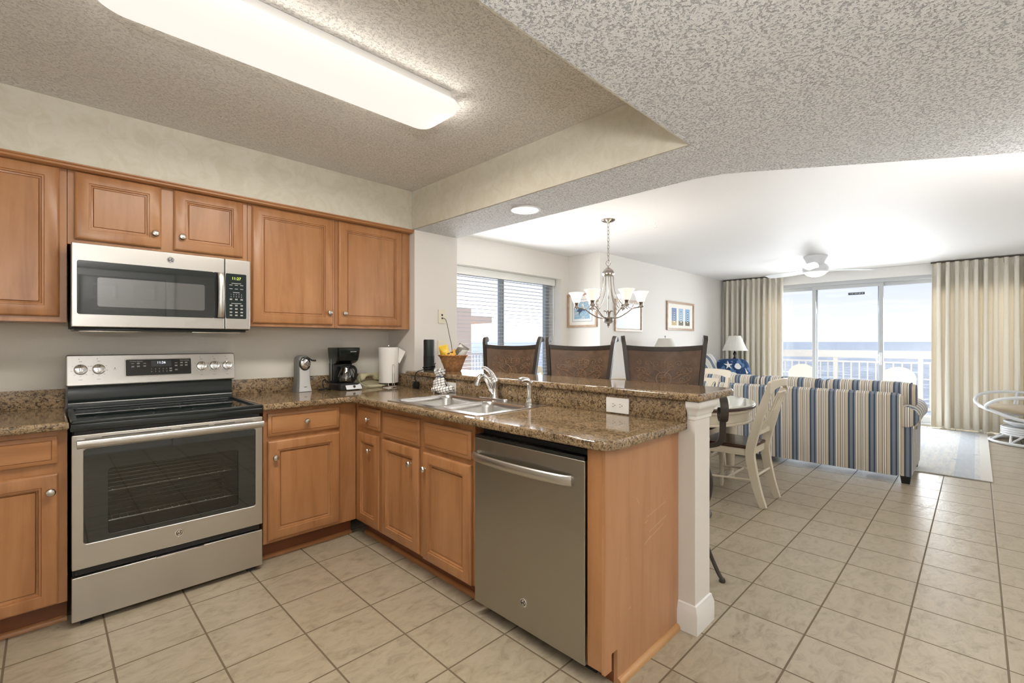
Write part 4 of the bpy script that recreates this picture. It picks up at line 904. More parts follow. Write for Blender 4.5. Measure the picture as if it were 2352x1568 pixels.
# ------------------------------------------------------------------ plates on walls and splash
def receptacle(g2, g3, M4):
    g2.plate(rrect(-0.0165, -0.0145, 0.0165, 0.0145, 0.010), (), 0.0025, 0.0008, M4 @ TR(0, 0, 0.004))
    g3.plate(rect(-0.0075, -0.001, -0.0055, 0.0075), (), 0.0004, 0, M4 @ TR(0, 0, 0.0066)); g3.plate(rect(0.0055, 0.0, 0.0075, 0.0075), (), 0.0004, 0, M4 @ TR(0, 0, 0.0066)); g3.plate(circ(0, -0.007, 0.0025, 10), (), 0.0004, 0, M4 @ TR(0, 0, 0.0066))
def outlet(label, loc, M4, w, h, horiz=True, mat='white_plastic'):
    t = thing('electrical_outlet', label, 'outlet', loc)
    g = G(); g.plate(rrect(-w / 2, -h / 2, w / 2, h / 2, 0.004), (), 0.006, 0.002, M4); obj('cover_plate', g, M[mat], t)
    g3 = G()
    for s_ in (-1, 1):
        g2 = G(); Q = M4 @ (TR(s_ * 0.0195, 0, 0) @ RZ(90) if horiz else TR(0, s_ * 0.0195, 0)); receptacle(g2, g3, Q); obj('receptacle', g2, M['white_plastic'], t)
    obj('slots', g3, M['slot'], t)
XS = 1.978
outlet('white horizontal outlet on the backsplash near the end of the peninsula', (XS, 1.245, 0.958), onleft(XS, 1.245, 0.962), 0.128, 0.074)
outlet('white outlet plate half hidden behind the checked towel', (XS, 2.715, 0.958), onleft(XS, 2.72, 0.958), 0.116, 0.070)
outlet('white outlet plate right of the checked towel behind the sink', (XS, 2.575, 0.958), onleft(XS, 2.575, 0.958), 0.116, 0.070)
t = thing('cable_jack_plate', 'ivory cable jack plate high on the white pillar above the basket', 'wall plate', (2.30, 3.12, 1.48))
g = G(); g.plate(rrect(-0.036, -0.057, 0.036, 0.057, 0.004), (), 0.007, 0.002, onfront(2.30, 3.119, 1.48)); obj('cover_plate', g, M['ivory'], t)
g = G(); g.plate(rrect(-0.008, 0.004, 0.008, 0.020, 0.002), (), 0.001, 0, onfront(2.30, 3.112, 1.48)).plate(circ(0, -0.014, 0.007, 14), (), 0.004, 0, onfront(2.30, 3.112, 1.48)); obj('socket', g, M['slot'], t)
g = G(); g.tube(spl([(2.302, 3.112, 1.466), (2.315, 3.095, 1.462), (2.33, 3.09, 1.43), (2.352, 3.085, 1.33), (2.375, 3.08, 1.22), (2.36, 3.06, 1.10), (2.34, 3.04, 1.056)], 6), 0.0028, 7); obj('cable', g, plain('grey_cable', rgb(92, 90, 86), 0.5), t)
t = thing('light_switch', 'ivory switch plate low on the white pillar behind the snack basket', 'switch', (2.295, 3.12, 1.22))
g = G(); g.plate(rrect(-0.038, -0.062, 0.038, 0.062, 0.004), (), 0.006, 0.002, onfront(2.298, 3.119, 1.222)); obj('cover_plate', g, M['ivory'], t)
g = G(); g.box(2.311, 3.100, 1.212, 2.319, 3.114, 1.232, 0.002); obj('toggle', g, M['white_plastic'], t)

# ------------------------------------------------------------------ ceiling lamps of the kitchen
fl = thing('ceiling_light', 'long white fluorescent ceiling fixture over the kitchen floor', 'ceiling light', (0.77, 1.89, CH))
FX0, FX1, FY0, FY1 = 0.10, 1.415, 1.735, 2.055
g = G(); g.box(FX0 + 0.03, FY0 + 0.012, CH - 0.034, FX1 - 0.07, FY1 - 0.012, CH - 0.001, 0.003); obj('housing', g, M['white_trim'], fl)
lo = []
for i, z in ((0.014, -0.030), (0.004, -0.036), (0.0, -0.05), (0.008, -0.072), (0.03, -0.088), (0.07, -0.097), (0.11, -0.099)):
    lo.append([(x, y, CH + z) for x, y in rrect(FX0 + i, FY0 + i, FX1 - i, FY1 - i, max(0.075 - i * 0.5, 0.012), 8)])
g = G(); g.rings(lo); obj('diffuser', g, M['diffuser'], fl)
a = area('fluorescent_glow', (0.757, 1.895, CH - 0.102), (0, 0, -1), 1.22, 0.26, 24, (1.0, 0.94, 0.85))
area('fluorescent_side_glow', (0.757, FY0 - 0.012, CH - 0.06), (0, -1, 0.15), 1.25, 0.06, 0.7, (1.0, 0.96, 0.88)); area('fluorescent_side_glow', (0.757, FY1 + 0.012, CH - 0.06), (0, 1, 0.15), 1.25, 0.06, 0.7, (1.0, 0.96, 0.88))
area('fluorescent_end_glow', (FX1 + 0.012, 1.895, CH - 0.06), (1, 0, 0.15), 0.25, 0.06, 0.2, (1.0, 0.96, 0.88))

rl = thing('recessed_light', 'round recessed ceiling light in the low ceiling strip above the bar', 'ceiling light', (2.25, 2.12, CL))
def can(px, py, parent):
    g = G(); g.lathe([(0.062, 0.006), (0.066, -0.002), (0.092, -0.006), (0.099, -0.004), (0.100, 0.0), (0.100, 0.004), (0.06, 0.012)], 36, TR(px, py, CL - 0.001)); obj('trim_ring', g, M['white_trim'], parent)
    g = G(); g.lathe([(0, 0.0), (0.064, 0.0), (0.064, 0.004), (0, 0.004)], 32, TR(px, py, CL - 0.003)); obj('lens', g, M['can_light'], parent)
can(2.25, 2.12, rl)
l = bpy.data.lights.new('recessed_glow', 'SPOT'); l.energy = 30; l.color = (1, 0.93, 0.85); l.spot_size = math.radians(120); l.spot_blend = 0.8; l.shadow_soft_size = 0.06
o = bpy.data.objects.new('recessed_glow', l); C.objects.link(o); o.location = (2.25, 2.12, CL - 0.01)
# two downlights added behind the camera, out of frame, as fill light
for k, (x, y) in enumerate(((0.3, -0.35), (1.9, -0.35))):
    r2 = thing('recessed_light', ('added fill downlight behind the camera over the entry, nearer the door', 'added fill downlight behind the camera over the entry, farther from the door')[k], 'ceiling light', (x, y, CL)); can(x, y, r2)
    l = bpy.data.lights.new('recessed_glow', 'SPOT'); l.energy = 45; l.color = (1, 0.96, 0.90); l.spot_size = math.radians(140); l.spot_blend = 0.9; l.shadow_soft_size = 0.07
    o = bpy.data.objects.new('recessed_glow', l); C.objects.link(o); o.location = (x, y, CL - 0.01)

# ================================================================== DINING
# ------------------------------------------------------------------ bar stools (local frame: seat centre at origin, front towards -x)
def scroll(c, r, turns, a0, sgn, n=26):
    return [(c[0] + r * (1 - 0.82 * i / n) * math.cos(a0 + sgn * 2 * PI * turns * i / n), c[1] + r * (1 - 0.82 * i / n) * math.sin(a0 + sgn * 2 * PI * turns * i / n)) for i in range(n + 1)]
def make_stool(label):
    t = thing('bar_stool', label, 'bar stool', (0, 0, 0), 0, 'bar stools at the granite bar')
    BX = 0.20
    def hw(z): return 0.196 + 0.052 * (z - 0.80) / 0.48          # half width of the back at height z
    def bx(y, z): return BX + 0.07 * (z - 0.78) / 0.5 + 0.055 * (1 - (y / 0.25) ** 2) - 0.02   # curved and leaning back
    # seat
    g = G(); g.lathe([(0, 0.665), (0.20, 0.665), (0.215, 0.68), (0.215, 0.69), (0.0, 0.69)], 36); obj('seat_ring', g, M['bronze'], t, local=True)
    g = G(); g.lathe([(0, 0.69), (0.205, 0.69), (0.222, 0.705), (0.224, 0.725), (0.20, 0.748), (0.10, 0.757), (0, 0.758)], 36); obj('seat', g, M['leather'], t, local=True)
    # posts with scrolled tops
    for s_ in (-1, 1):
        P = [(bx(s_ * hw(z), z), s_ * hw(z), z) for z in (0.68, 0.80, 0.95, 1.10, 1.24)]
        x, y, z = P[-1]; P += [(x + 0.006, y + s_ * 0.006, 1.278), (x + 0.018, y + s_ * 0.008, 1.296), (x + 0.036, y + s_ * 0.009, 1.292), (x + 0.042, y + s_ * 0.009, 1.274)]
        g = G(); q = spl(P, 5); g.tube(q, 1.0, section=[(-0.016, -0.013), (0.016, -0.013), (0.016, 0.013), (-0.016, 0.013)][::1]); obj('back_post', g, M['bronze'], t, local=True)
    # top rail, bottom rail
    def rail(zf, h, th, off=0.0):
        lo = []
        for i in range(17):
            v = -1 + i / 8.0; z = zf(v); y = v * (hw(z) - 0.012); x = bx(y, z) + off
            lo.append([(x - th, y, z - h), (x + th, y, z - h), (x + th, y, z + h), (x - th, y, z + h)])
        return G().rings(lo)
    top = lambda v: 1.238 - 0.012 * (1 - v * v)
    bot = lambda v: 0.85
    obj('top_rail', rail(top, 0.014, 0.012), M['bronze'], t, local=True); obj('bottom_rail', rail(bot, 0.014, 0.012), M['bronze'], t, local=True)
    def pt(a, b, off=0.0):           # a in -1..1 across, b 0..1 up -> point on the front of the panel
        z = 0.862 + (top(a) - 0.012 - 0.862) * b; y = a * (hw(z) - 0.014); return (bx(y, z) - off, y, z)
    lo = []
    g = G(); g.sheet(lambda u, v: pt(2 * u - 1, v, 0.006), 16, 10, -0.012); bp = obj('back_panel', g, M['leather'], t, local=True)
    # embossed scrollwork, in centimetres across the panel (X right, Y up from the panel middle)
    g = G()
    def em(pts, r=0.0026):
        P = [Vector(pt(x / 0.20, 0.50 + y / 0.36, 0.0065)) for x, y in pts]; g.tube(P, r, 5)
    for s_ in (-1, 1):
        def m(pp): return [(s_ * x, y) for x, y in pp]
        em(m(scroll((0.040, 0.092), 0.022, 1.2, -PI / 2, 1))); em(m(scroll((0.088, 0.094), 0.022, 1.2, PI, -1))); em(m(scroll((0.140, 0.100), 0.017, 1.2, PI / 2, 1)))
        em(m(scroll((0.118, 0.050), 0.022, 1.15, 0, 1))); em(m(scroll((0.150, 0.058), 0.015, 1.1, PI, 1))); em(m(scroll((0.085, 0.035), 0.018, 1.1, PI / 2, -1)))
        em(m(scroll((0.140, 0.005), 0.022, 1.2, PI, -1))); em(m(scroll((0.105, -0.012), 0.016, 1.1, 0, 1))); em(m(scroll((0.128, -0.045), 0.020, 1.2, PI / 2, -1))); em(m(scroll((0.090, -0.06), 0.018, 1.1, PI, 1)))
        em(m([(0.008, 0.02), (0.03, 0.05), (0.055, 0.06), (0.06, 0.085)]), 0.0032); em(m([(0.055, -0.005), (0.08, 0.012), (0.11, 0.03), (0.14, 0.03), (0.16, 0.045)]), 0.0032); em(m([(0.05, -0.025), (0.08, -0.03), (0.115, -0.028), (0.15, -0.01)]), 0.0032)
        for ax, ay in ((0.0, 0.068), (0.0, 0.085), (0.0, 0.1)): em(m([(ax + 0.004, ay), (ax + 0.016, ay + 0.012), (ax + 0.02, ay + 0.004), (ax + 0.006, ay - 0.003)]), 0.003)
    c0 = (0.0, -0.004)
    em([(c0[0] + 0.044 * math.cos(2*PI*i/30), c0[1] + 0.044 * math.sin(2*PI*i/30)) for i in range(31)], 0.003)
    for i in range(8):
        a = 2 * PI * i / 8; d = (math.cos(a), math.sin(a)); n_ = (-d[1], d[0])
        em([(c0[0] + d[0] * r + n_[0] * w, c0[1] + d[1] * r + n_[1] * w) for r, w in ((0.008, 0), (0.022, 0.007), (0.036, 0), (0.022, -0.007), (0.008, 0))], 0.0026)
    obj('embossed_scrollwork', g, M['leather_raised'], bp, local=True, label='raised lighter brown scrollwork')
    # flat iron arms ending in a loop
    for s_ in (-1, 1):
        P = [(bx(s_ * hw(0.97), 0.97), s_ * hw(0.97), 0.955), (0.15, s_ * 0.250, 0.962), (0.06, s_ * 0.262, 0.966), (-0.05, s_ * 0.264, 0.974), (-0.13, s_ * 0.263, 0.980), (-0.185, s_ * 0.262, 0.955), (-0.203, s_ * 0.262, 0.91), (-0.190, s_ * 0.262, 0.862), (-0.155, s_ * 0.262, 0.846), (-0.122, s_ * 0.262, 0.868), (-0.125, s_ * 0.262, 0.905), (-0.15, s_ * 0.262, 0.915)]
        st = [(-0.16, s_ * 0.262, 0.848), (-0.158, s_ * 0.262, 0.80), (-0.150, s_ * 0.26, 0.755), (-0.125, s_ * 0.245, 0.715), (-0.08, s_ * 0.20, 0.69)]
        sec = [(-0.004, -0.020), (0.004, -0.020), (0.004, 0.020), (-0.004, 0.020)]
        g = G(); g.tube(spl(P, 6), 1.0, section=sec); g.tube(spl(st, 6), 1.0, section=[(x, y * 0.8) for x, y in sec])
        obj('arm', g, M['bronze'], t, local=True)
    # swivel and four curved iron legs
    g = G(); g.lathe([(0, 0.60), (0.10, 0.60), (0.11, 0.612), (0.11, 0.64), (0.09, 0.665), (0, 0.665)], 28); obj('swivel', g, M['bronze'], t, local=True)
    for sx in (-1, 1):
        for sy in (-1, 1):
            q = spl([(0.08, 0.63), (0.13, 0.64), (0.19, 0.60), (0.212, 0.52), (0.205, 0.44), (0.178, 0.34), (0.172, 0.26), (0.195, 0.16), (0.24, 0.05), (0.262, 0.014)], 5)
            a = math.atan2(sy * 0.78, sx * 0.66)
            P = [(r[0] * 1.24 * math.cos(a), r[0] * 1.24 * math.sin(a), r[1]) for r in [tuple(v) for v in q]] if False else [(v[0] * 1.24 * math.cos(a), v[0] * 1.24 * math.sin(a), v[1]) for v in q]
            g = G(); g.tube(P, 0.0105, 10); g.lathe([(0, 0), (0.015, 0), (0.017, 0.008), (0.013, 0.02), (0, 0.022)], 14, TR(P[-1][0], P[-1][1], 0)); obj('leg', g, M['bronze'], t, local=True)
    g = G(); g.tube([(0.225 * math.cos(2*PI*i/48), 0.225 * math.sin(2*PI*i/48), 0.30) for i in range(48)], 0.010, 8, closed=True); obj('foot_ring', g, M['bronze'], t, local=True)
    return t
def stool_spot(B, al):
    a = math.radians(al); f = (-math.cos(a), -math.sin(a)); return (B[0] + 0.245 * f[0], B[1] + 0.245 * f[1], 0)
stool = make_stool('dark bar stool nearest the end of the bar, beside the granite tip')
spots = [((2.78, 1.413), 33, None), ((2.67, 1.996), 15, 'middle dark bar stool with embossed leather back'), ((2.585, 2.60), 14, 'farthest dark bar stool with embossed back, in front of the blinds')]
for B_, al, lb in spots:
    o = stool if lb is None else copy_tree(stool)
    o.location = stool_spot(B_, al); o.rotation_euler.z = math.radians(al)
    if lb: o['label'] = lb

# ------------------------------------------------------------------ dining table
TX, TY = 4.06, 2.36
dt = thing('dining_table', 'cream oval dining table with dark wood rim and glass top', 'table', (TX, TY, 0))
def stad(r, hl, n=20): return [(TX + r * math.cos(a), TY - hl + r * math.sin(a)) for a in [PI + PI * i / n for i in range(n + 1)]] + [(TX + r * math.cos(a), TY + hl + r * math.sin(a)) for a in [PI * i / n for i in range(n + 1)]]
HL = 0.42
g = G(); g.plate(stad(0.645, HL), (), 0.024, 0.008, TR(0, 0, 0.722)); tp = obj('tabletop', g, M['dark_seat'], dt, label='dark wood tabletop')
g = G(); g.plate(stad(0.640, HL), (), 0.010, 0.003, TR(0, 0, 0.7465)); obj('glass_cover', g, plain('white_back_glass', rgb(214, 216, 206), 0.02, spec=0.8), tp)
g = G()
for z0, z1, r in ((0.700, 0.722, 0.625), (0.62, 0.70, 0.592), (0.604, 0.622, 0.618)): g.plate(stad(r, HL), [stad(r - 0.03, HL)[::-1]], z1 - z0, 0.004, TR(0, 0, z0))
obj('apron', g, M['cream_paint'], dt)
leg_prof = [(0, 0), (0.028, 0), (0.038, 0.03), (0.040, 0.05), (0.030, 0.075), (0.026, 0.085), (0.032, 0.10), (0.043, 0.30), (0.046, 0.42), (0.038, 0.52), (0.030, 0.535), (0.043, 0.55), (0.043, 0.565), (0.034, 0.575), (0.045, 0.59), (0.045, 0.62), (0, 0.62)]
for sx in (-1, 1):
    for sy in (-1, 1):
        g = G(); g.lathe(leg_prof, 24, TR(TX + sx * 0.42, TY + sy * 0.74, 0)); obj('leg', g, M['cream_paint'], dt)

# ------------------------------------------------------------------ dining chairs (local: front +y)
def make_chair(label):
    t = thing('dining_chair', label, 'dining chair', (0, 0, 0), 0, 'cream dining chairs')
    W2 = 0.185
    seat = rpoly([(-0.20, -0.20), (0.20, -0.20), (0.225, 0.21), (-0.225, 0.21)], [0.05, 0.05, 0.07, 0.07])
    g = G(); g.plate(seat, (), 0.026, 0.010, TR(0, 0, 0.437)); obj('seat', g, M['dark_seat'], t, local=True, label='dark brown wooden seat')
    inner = rpoly([(-0.17, -0.175), (0.17, -0.175), (0.19, 0.18), (-0.19, 0.18)], [0.03] * 4)
    g = G(); g.plate([(x * 0.96, y * 0.96) for x, y in seat], [inner[::-1]], 0.055, 0.003, TR(0, 0, 0.382)); obj('seat_frame', g, M['cream_paint'], t, local=True)
    def yb(z): return -0.195 - 0.155 * max(0, (z - 0.42) / 0.55) ** 1.25
    for s_ in (-1, 1):
        P = [(s_ * 0.175, -0.285, 0.0), (s_ * 0.176, -0.245, 0.12), (s_ * 0.178, -0.208, 0.28), (s_ * 0.182, -0.193, 0.42), (s_ * 0.186, yb(0.58), 0.58), (s_ * 0.188, yb(0.75), 0.75), (s_ * 0.190, yb(0.90), 0.90)]
        q = spl(P, 5); n = len(q)
        g = G(); g.tube(q, [1.05 + 0.45 * math.sin(PI * i / (n - 1)) for i in range(n)], section=[(0.021 * a, 0.014 * b) for a, b in ((-1, -1), (1, -1), (1, 1), (-1, 1))], up=(0, 1, 0)); obj('leg', g, M['cream_paint'], t, local=True)
        g = G(); g.lathe([(0, 0), (0.012, 0), (0.016, 0.03), (0.019, 0.20), (0.022, 0.30), (0.019, 0.325), (0.024, 0.335), (0.024, 0.385), (0, 0.385)], 18, TR(s_ * 0.185, 0.165, 0)); obj('leg', g, M['cream_paint'], t, local=True)
        g = G(); g.tube([(s_ * 0.178, -0.212, 0.20), (s_ * 0.184, 0.16, 0.175)], 0.009, 8); obj('stretcher', g, M['cream_paint'], t, local=True)
    g = G(); g.tube([(-0.18, -0.02, 0.188), (0.18, -0.02, 0.188)], 0.009, 8); obj('stretcher', g, M['cream_paint'], t, local=True)
    g = G(); g.tube([(-0.176, -0.228, 0.235), (0.176, -0.228, 0.235)], 0.009, 8); obj('stretcher', g, M['cream_paint'], t, local=True)
    # crest rail: curved in plan, lower edge arched
    lo = []
    for i in range(25):
        v = -1 + i / 12; x = 0.218 * v; yc = yb(0.93) - 0.035 * (1 - v * v) + 0.012; zt = 0.990 - 0.014 * v * v; zbm = 0.872 + 0.060 * (1 - abs(v) ** 3)
        if abs(v) > 0.98: zt -= 0.012; zbm += 0.012
        lo.append([(x, yc - 0.017, zbm), (x, yc + 0.015, zbm), (x, yc + 0.012 - 0.01, zt - 0.004), (x, yc + 0.004 - 0.01, zt), (x, yc - 0.008 - 0.01, zt), (x, yc - 0.016 - 0.006, zt - 0.006)])
    g = G(); g.rings(lo); obj('crest_rail', g, M['cream_paint'], t, local=True)
    g = G(); g.tube([(-0.183, yb(0.56) + 0.002, 0.56), (0.183, yb(0.56) + 0.002, 0.56)], 1.0, section=[(-0.018, -0.010), (0.018, -0.010), (0.018, 0.010), (-0.018, 0.010)], up=(0, 0, 1)); obj('lower_rail', g, M['cream_paint'], t, local=True)
    # splat with cut-outs, vase shaped
    def vase(s0):
        pts = [(-0.055, 0.0), (0.055, 0.0), (0.062, 0.06), (0.045, 0.12), (0.050, 0.18), (0.085, 0.26), (0.095, 0.35), (-0.095, 0.35), (-0.085, 0.26), (-0.050, 0.18), (-0.045, 0.12), (-0.062, 0.06)]; return pts
    h1 = [(0.022 * math.cos(a) * (0.7 + 0.3 * math.sin(a)), 0.06 + 0.042 * math.sin(a)) for a in [2*PI*i/16 for i in range(16)]]
    holes = [h1]
    for s_ in (-1, 1): holes.append([(s_ * (0.040 + 0.022 * math.cos(a)) - s_ * 0.012 * math.sin(a) * -1, 0.245 + 0.065 * math.sin(a)) for a in [2*PI*i/18 for i in range(18)]])
    M4 = TR(0, yb(0.56) + 0.008, 0.572) @ RX(24) @ FRONT
    g = G(); g.plate(vase(0), holes, 0.014, 0.003, M4); obj('splat', g, M['cream_paint'], t, local=True)
    return t
chair = make_chair('cream dining chair with dark seat at the near end of the dining table')
chair.location = (4.05, 1.44, 0)
for loc, rz, lb in (((4.02, 3.40, 0), 180, 'cream dining chair at the far end of the table beside the blinds'), ((3.57, 1.93, 0), -90, 'cream dining chair whose top shows between the two nearer bar stools'), ((4.62, 2.00, 0), 90, 'cream dining chair on the sofa side of the table, right of the stools')):
    c = copy_tree(chair); c.location = loc; c.rotation_euler.z = math.radians(rz); c['label'] = lb

# ------------------------------------------------------------------ chandelier
HX, HY = 3.84, 2.524
ch = thing('chandelier', 'brushed nickel chandelier with six frosted glass shades over the dining table', 'chandelier', (HX, HY, CH))
g = G(); g.lathe([(0, 0), (0.066, 0), (0.066, -0.006), (0.05, -0.018), (0.018, -0.024), (0.008, -0.034), (0, -0.036)], 32, TR(HX, HY, CH)); obj('canopy', g, M['pewter'], ch)
z = CH - 0.034; k = 0; g = G()
while z > 2.055:
    L = []
    for i in range(20):
        a = 2 * PI * i / 20; u = 0.009 * math.cos(a); v = 0.022 * math.sin(a); L.append((HX + (u if k % 2 else 0), HY + (0 if k % 2 else u), z - 0.018 + v))
    g.tube(L, 0.0022, 6, closed=True); z -= 0.035; k += 1
g.tube([(HX + 0.022 * math.cos(a) * 0.707, HY - 0.022 * math.cos(a) * 0.707, 2.03 + 0.026 * math.sin(a)) for a in [2*PI*i/24 for i in range(24)]], 0.003, 6, closed=True)
obj('chain', g, M['pewter'], ch)
g = G(); g.lathe([(0, 2.005), (0.006, 2.005), (0.006, 1.992), (0.022, 1.985), (0.044, 1.965), (0.055, 1.945), (0.055, 1.938), (0.061, 1.930), (0.057, 1.915), (0.046, 1.905), (0.0, 1.905)], 32, TR(HX, HY, 0)); obj('crown_cap', g, M['pewter'], ch)
g = G(); g.tube([(HX, HY, 1.91), (HX, HY, 1.50)], 0.005, 8).lathe([(0, 0.014), (0.009, 0.014), (0.009, -0.014), (0, -0.014)], 14, TR(HX, HY, 1.70)); obj('stem', g, M['pewter'], ch)
g = G(); g.lathe([(0, 1.512), (0.035, 1.512), (0.058, 1.506), (0.060, 1.50), (0.050, 1.494), (0.048, 1.475), (0.034, 1.455), (0.016, 1.446), (0.012, 1.436), (0.015, 1.43), (0.006, 1.42), (0.005, 1.408), (0, 1.406)], 30, TR(HX, HY, 0)); obj('bowl', g, M['pewter'], ch)
g = G()
for i in range(6):
    a = 2 * PI * i / 6 + 0.4; g.tube([(HX + r * math.cos(a), HY + r * math.sin(a), z_) for r, z_ in ((0.012, 1.51), (0.014, 1.54), (0.024, 1.565), (0.042, 1.572), (0.05, 1.562))], [0.008, 0.007, 0.006, 0.004, 0.002], 8)
obj('leaf_collar', g, M['pewter'], ch)
fw = math.atan2(HY, HX); RS = 0.305
for i in range(6):
    a = fw - PI / 2 + math.radians((-2, 58, 118, 178, 238, 298)[i] + 4); c, s_ = math.cos(a), math.sin(a)
    def R(r, z_): return (HX + r * c, HY + r * s_, z_)
    g = G()
    g.tube(spl([R(0.046, 1.92), R(0.050, 1.84), R(0.062, 1.76), R(0.095, 1.68), R(0.150, 1.615), R(0.185, 1.588)], 6), 0.0042, 7)
    g.tube(spl([R(0.045, 1.498), R(0.11, 1.512), R(0.18, 1.555), R(0.225, 1.590), R(0.268, 1.600), R(RS, 1.604)], 6), 0.0052, 8)
    g.tube(spl([R(0.235, 1.592), R(0.198, 1.600), R(0.178, 1.630), R(0.195, 1.662), R(0.228, 1.660), R(0.240, 1.632), R(0.222, 1.605)], 5), 0.0035, 6)
    ar = obj('arm', g, M['pewter'], ch)
    g = G(); g.lathe([(0, 1.588), (0.006, 1.588), (0.008, 1.598), (0.020, 1.602), (0.026, 1.610), (0.020, 1.618), (0.021, 1.640), (0.025, 1.646), (0.025, 1.655), (0, 1.655)], 20, TR(*R(RS, 0))); obj('socket_cup', g, M['pewter'], ar)
    g = G(); pr = [(0.028, 1.652), (0.036, 1.662), (0.044, 1.690), (0.056, 1.722), (0.075, 1.750)]
    g.lathe(pr + [(r - 0.003, z_ + 0.001) for r, z_ in reversed(pr)] + pr[:1], 28, TR(*R(RS, 0))); obj('glass_shade', g, M['frost'], ar)
    g = G(); g.ball(R(RS, 1.69), 0.022, rz=0.032, seg=14, rows=8); obj('bulb', g, M['bulb'], ar)
    point('chandelier_glow', R(RS, 1.80), 1.2, (1.0, 0.92, 0.84), 0.03)

g = G(); g.tube(spl([(4.25, 2.25, CH), (4.25, 2.25, CH - 0.02), (4.262, 2.24, CH - 0.045), (4.25, 2.25, CH - 0.055), (4.24, 2.26, CH - 0.045)], 4), 0.003, 6); tag(obj('ceiling_hook', g, M['white_lacquer']), 'small white hook in the living room ceiling right of the chandelier', 'hook')

# ------------------------------------------------------------------ blind
bl = thing('venetian_blind', 'white horizontal venetian blind hanging in the dining window', 'window blind', (3.94, 4.19, 2.13))
g = G(); g.box(2.92, 4.140, 2.045, 4.965, 4.235, 2.125, 0.004); g.box(2.92, 4.124, 2.04, 4.965, 4.139, 2.128, 0.004); obj('headrail', g, M['white_plastic'], bl)
g = G(); z = 2.025
while z > 0.80:
    k = g.mark(); g.box(2.925, -0.025, -0.0013, 4.96, 0.025, 0.0013); g.T(TR(0, 4.185, z) @ RX(0), k); z -= 0.0455
obj('slats', g, plain('blind_slat', rgb(206, 206, 204), 0.45), bl)
g = G(); g.box(2.925, 4.165, 0.775, 4.96, 4.205, 0.795, 0.004); obj('bottom_rail', g, M['white_plastic'], bl)
for x in (3.08, 4.02, 4.80):
    g = G(); g.tube([(x, 4.162, 2.05), (x, 4.162, 0.785), (x, 4.208, 0.785), (x, 4.208, 2.05)], 0.0012, 5); obj('ladder_cord', g, M['white_plastic'], bl)
g = G(); g.tube([(4.93, 4.13, 2.04), (4.932, 4.128, 1.35)], 0.004, 8); obj('tilt_wand', g, M['white_plastic'], bl)

# ------------------------------------------------------------------ pictures
def picture(name, label, M4, w, h, fw_=0.028, depth=0.022):
    t = thing(name, label, 'picture', tuple(M4.translation))
    g = G(); g.plate(rect(-w / 2, -h / 2, w / 2, h / 2), [rect(-w / 2 + fw_, -h / 2 + fw_, w / 2 - fw_, h / 2 - fw_)], depth, 0.003, M4); obj('frame', g, M['frame_wood'], t, label='pale wooden frame')
    g = G(); g.plate(rect(-w / 2 + fw_ - 0.004, -h / 2 + fw_ - 0.004, w / 2 - fw_ + 0.004, h / 2 - fw_ + 0.004), (), 0.006, 0, M4); mb = obj('mat_board', g, M['mat_board'], t)
    return t, mb
def flat(g, poly, M4, z): g.plate(poly, (), 0.0006, 0, M4 @ TR(0, 0, z))
# fish / shore print on the jog wall
M4 = onleft(5.128, 3.782, 1.695); t, mb = picture('framed_print', 'framed blue shore print on the short wall left behind the chandelier', M4, 0.485, 0.455)
g = G(); flat(g, rect(-0.165, -0.15, 0.165, 0.15), M4, 0.0062); b1 = obj('print_border', g, plain('print_line_grey', rgb(128, 140, 154), 0.6), mb)
g = G(); flat(g, rect(-0.160, -0.145, 0.160, 0.145), M4, 0.0070); obj('print_margin', g, plain('print_paper', rgb(228, 228, 224), 0.6), b1)
def sea_print():
    t_ = MT('sea_print').set(rough=0.6); n = t_.noise(t_.coord(scale=(6, 10, 16)), 1.3, 5, 0.6, 1.2)
    t_.color(t_.ramp(n, [(0.3, rgb(206, 200, 182)), (0.45, rgb(172, 194, 206)), (0.58, rgb(124, 166, 196)), (0.75, rgb(210, 218, 218))])); return t_.m
g = G(); flat(g, rect(-0.13, -0.115, 0.13, 0.115), M4, 0.0078); pic = obj('print', g, sea_print(), b1)
g = G(); flat(g, [(-0.09, -0.01), (-0.05, 0.03), (-0.01, 0.035), (0.02, 0.01), (0.05, 0.03), (0.045, -0.015), (0.02, 0.0), (-0.03, -0.03), (-0.045, -0.07), (-0.05, -0.02)], M4, 0.0086); obj('print_figure', g, plain('print_navy', rgb(66, 82, 104), 0.6), pic)
# framed print; the window's reflection in its glass is painted on
M4 = onfront(5.83, 3.498, 1.635); t, mb = picture('framed_print', 'framed print with a pale window reflection painted on it, on the wall right behind the chandelier', M4, 0.72, 0.44)
g = G(); flat(g, rect(-0.31, -0.175, 0.31, 0.175), M4, 0.0064); b1 = obj('print', g, plain('painted_window_reflection', rgb(240, 241, 248), 0.15), mb)
g = G(); flat(g, [(-0.31, -0.175), (0.31, -0.175), (0.31, -0.165), (0.2, -0.125), (0.05, -0.105), (-0.1, -0.075), (-0.22, -0.05), (-0.31, -0.035)], M4, 0.0072); obj('painted_reflection_hill', g, plain('painted_reflection_blue', rgb(172, 184, 200), 0.3), b1)
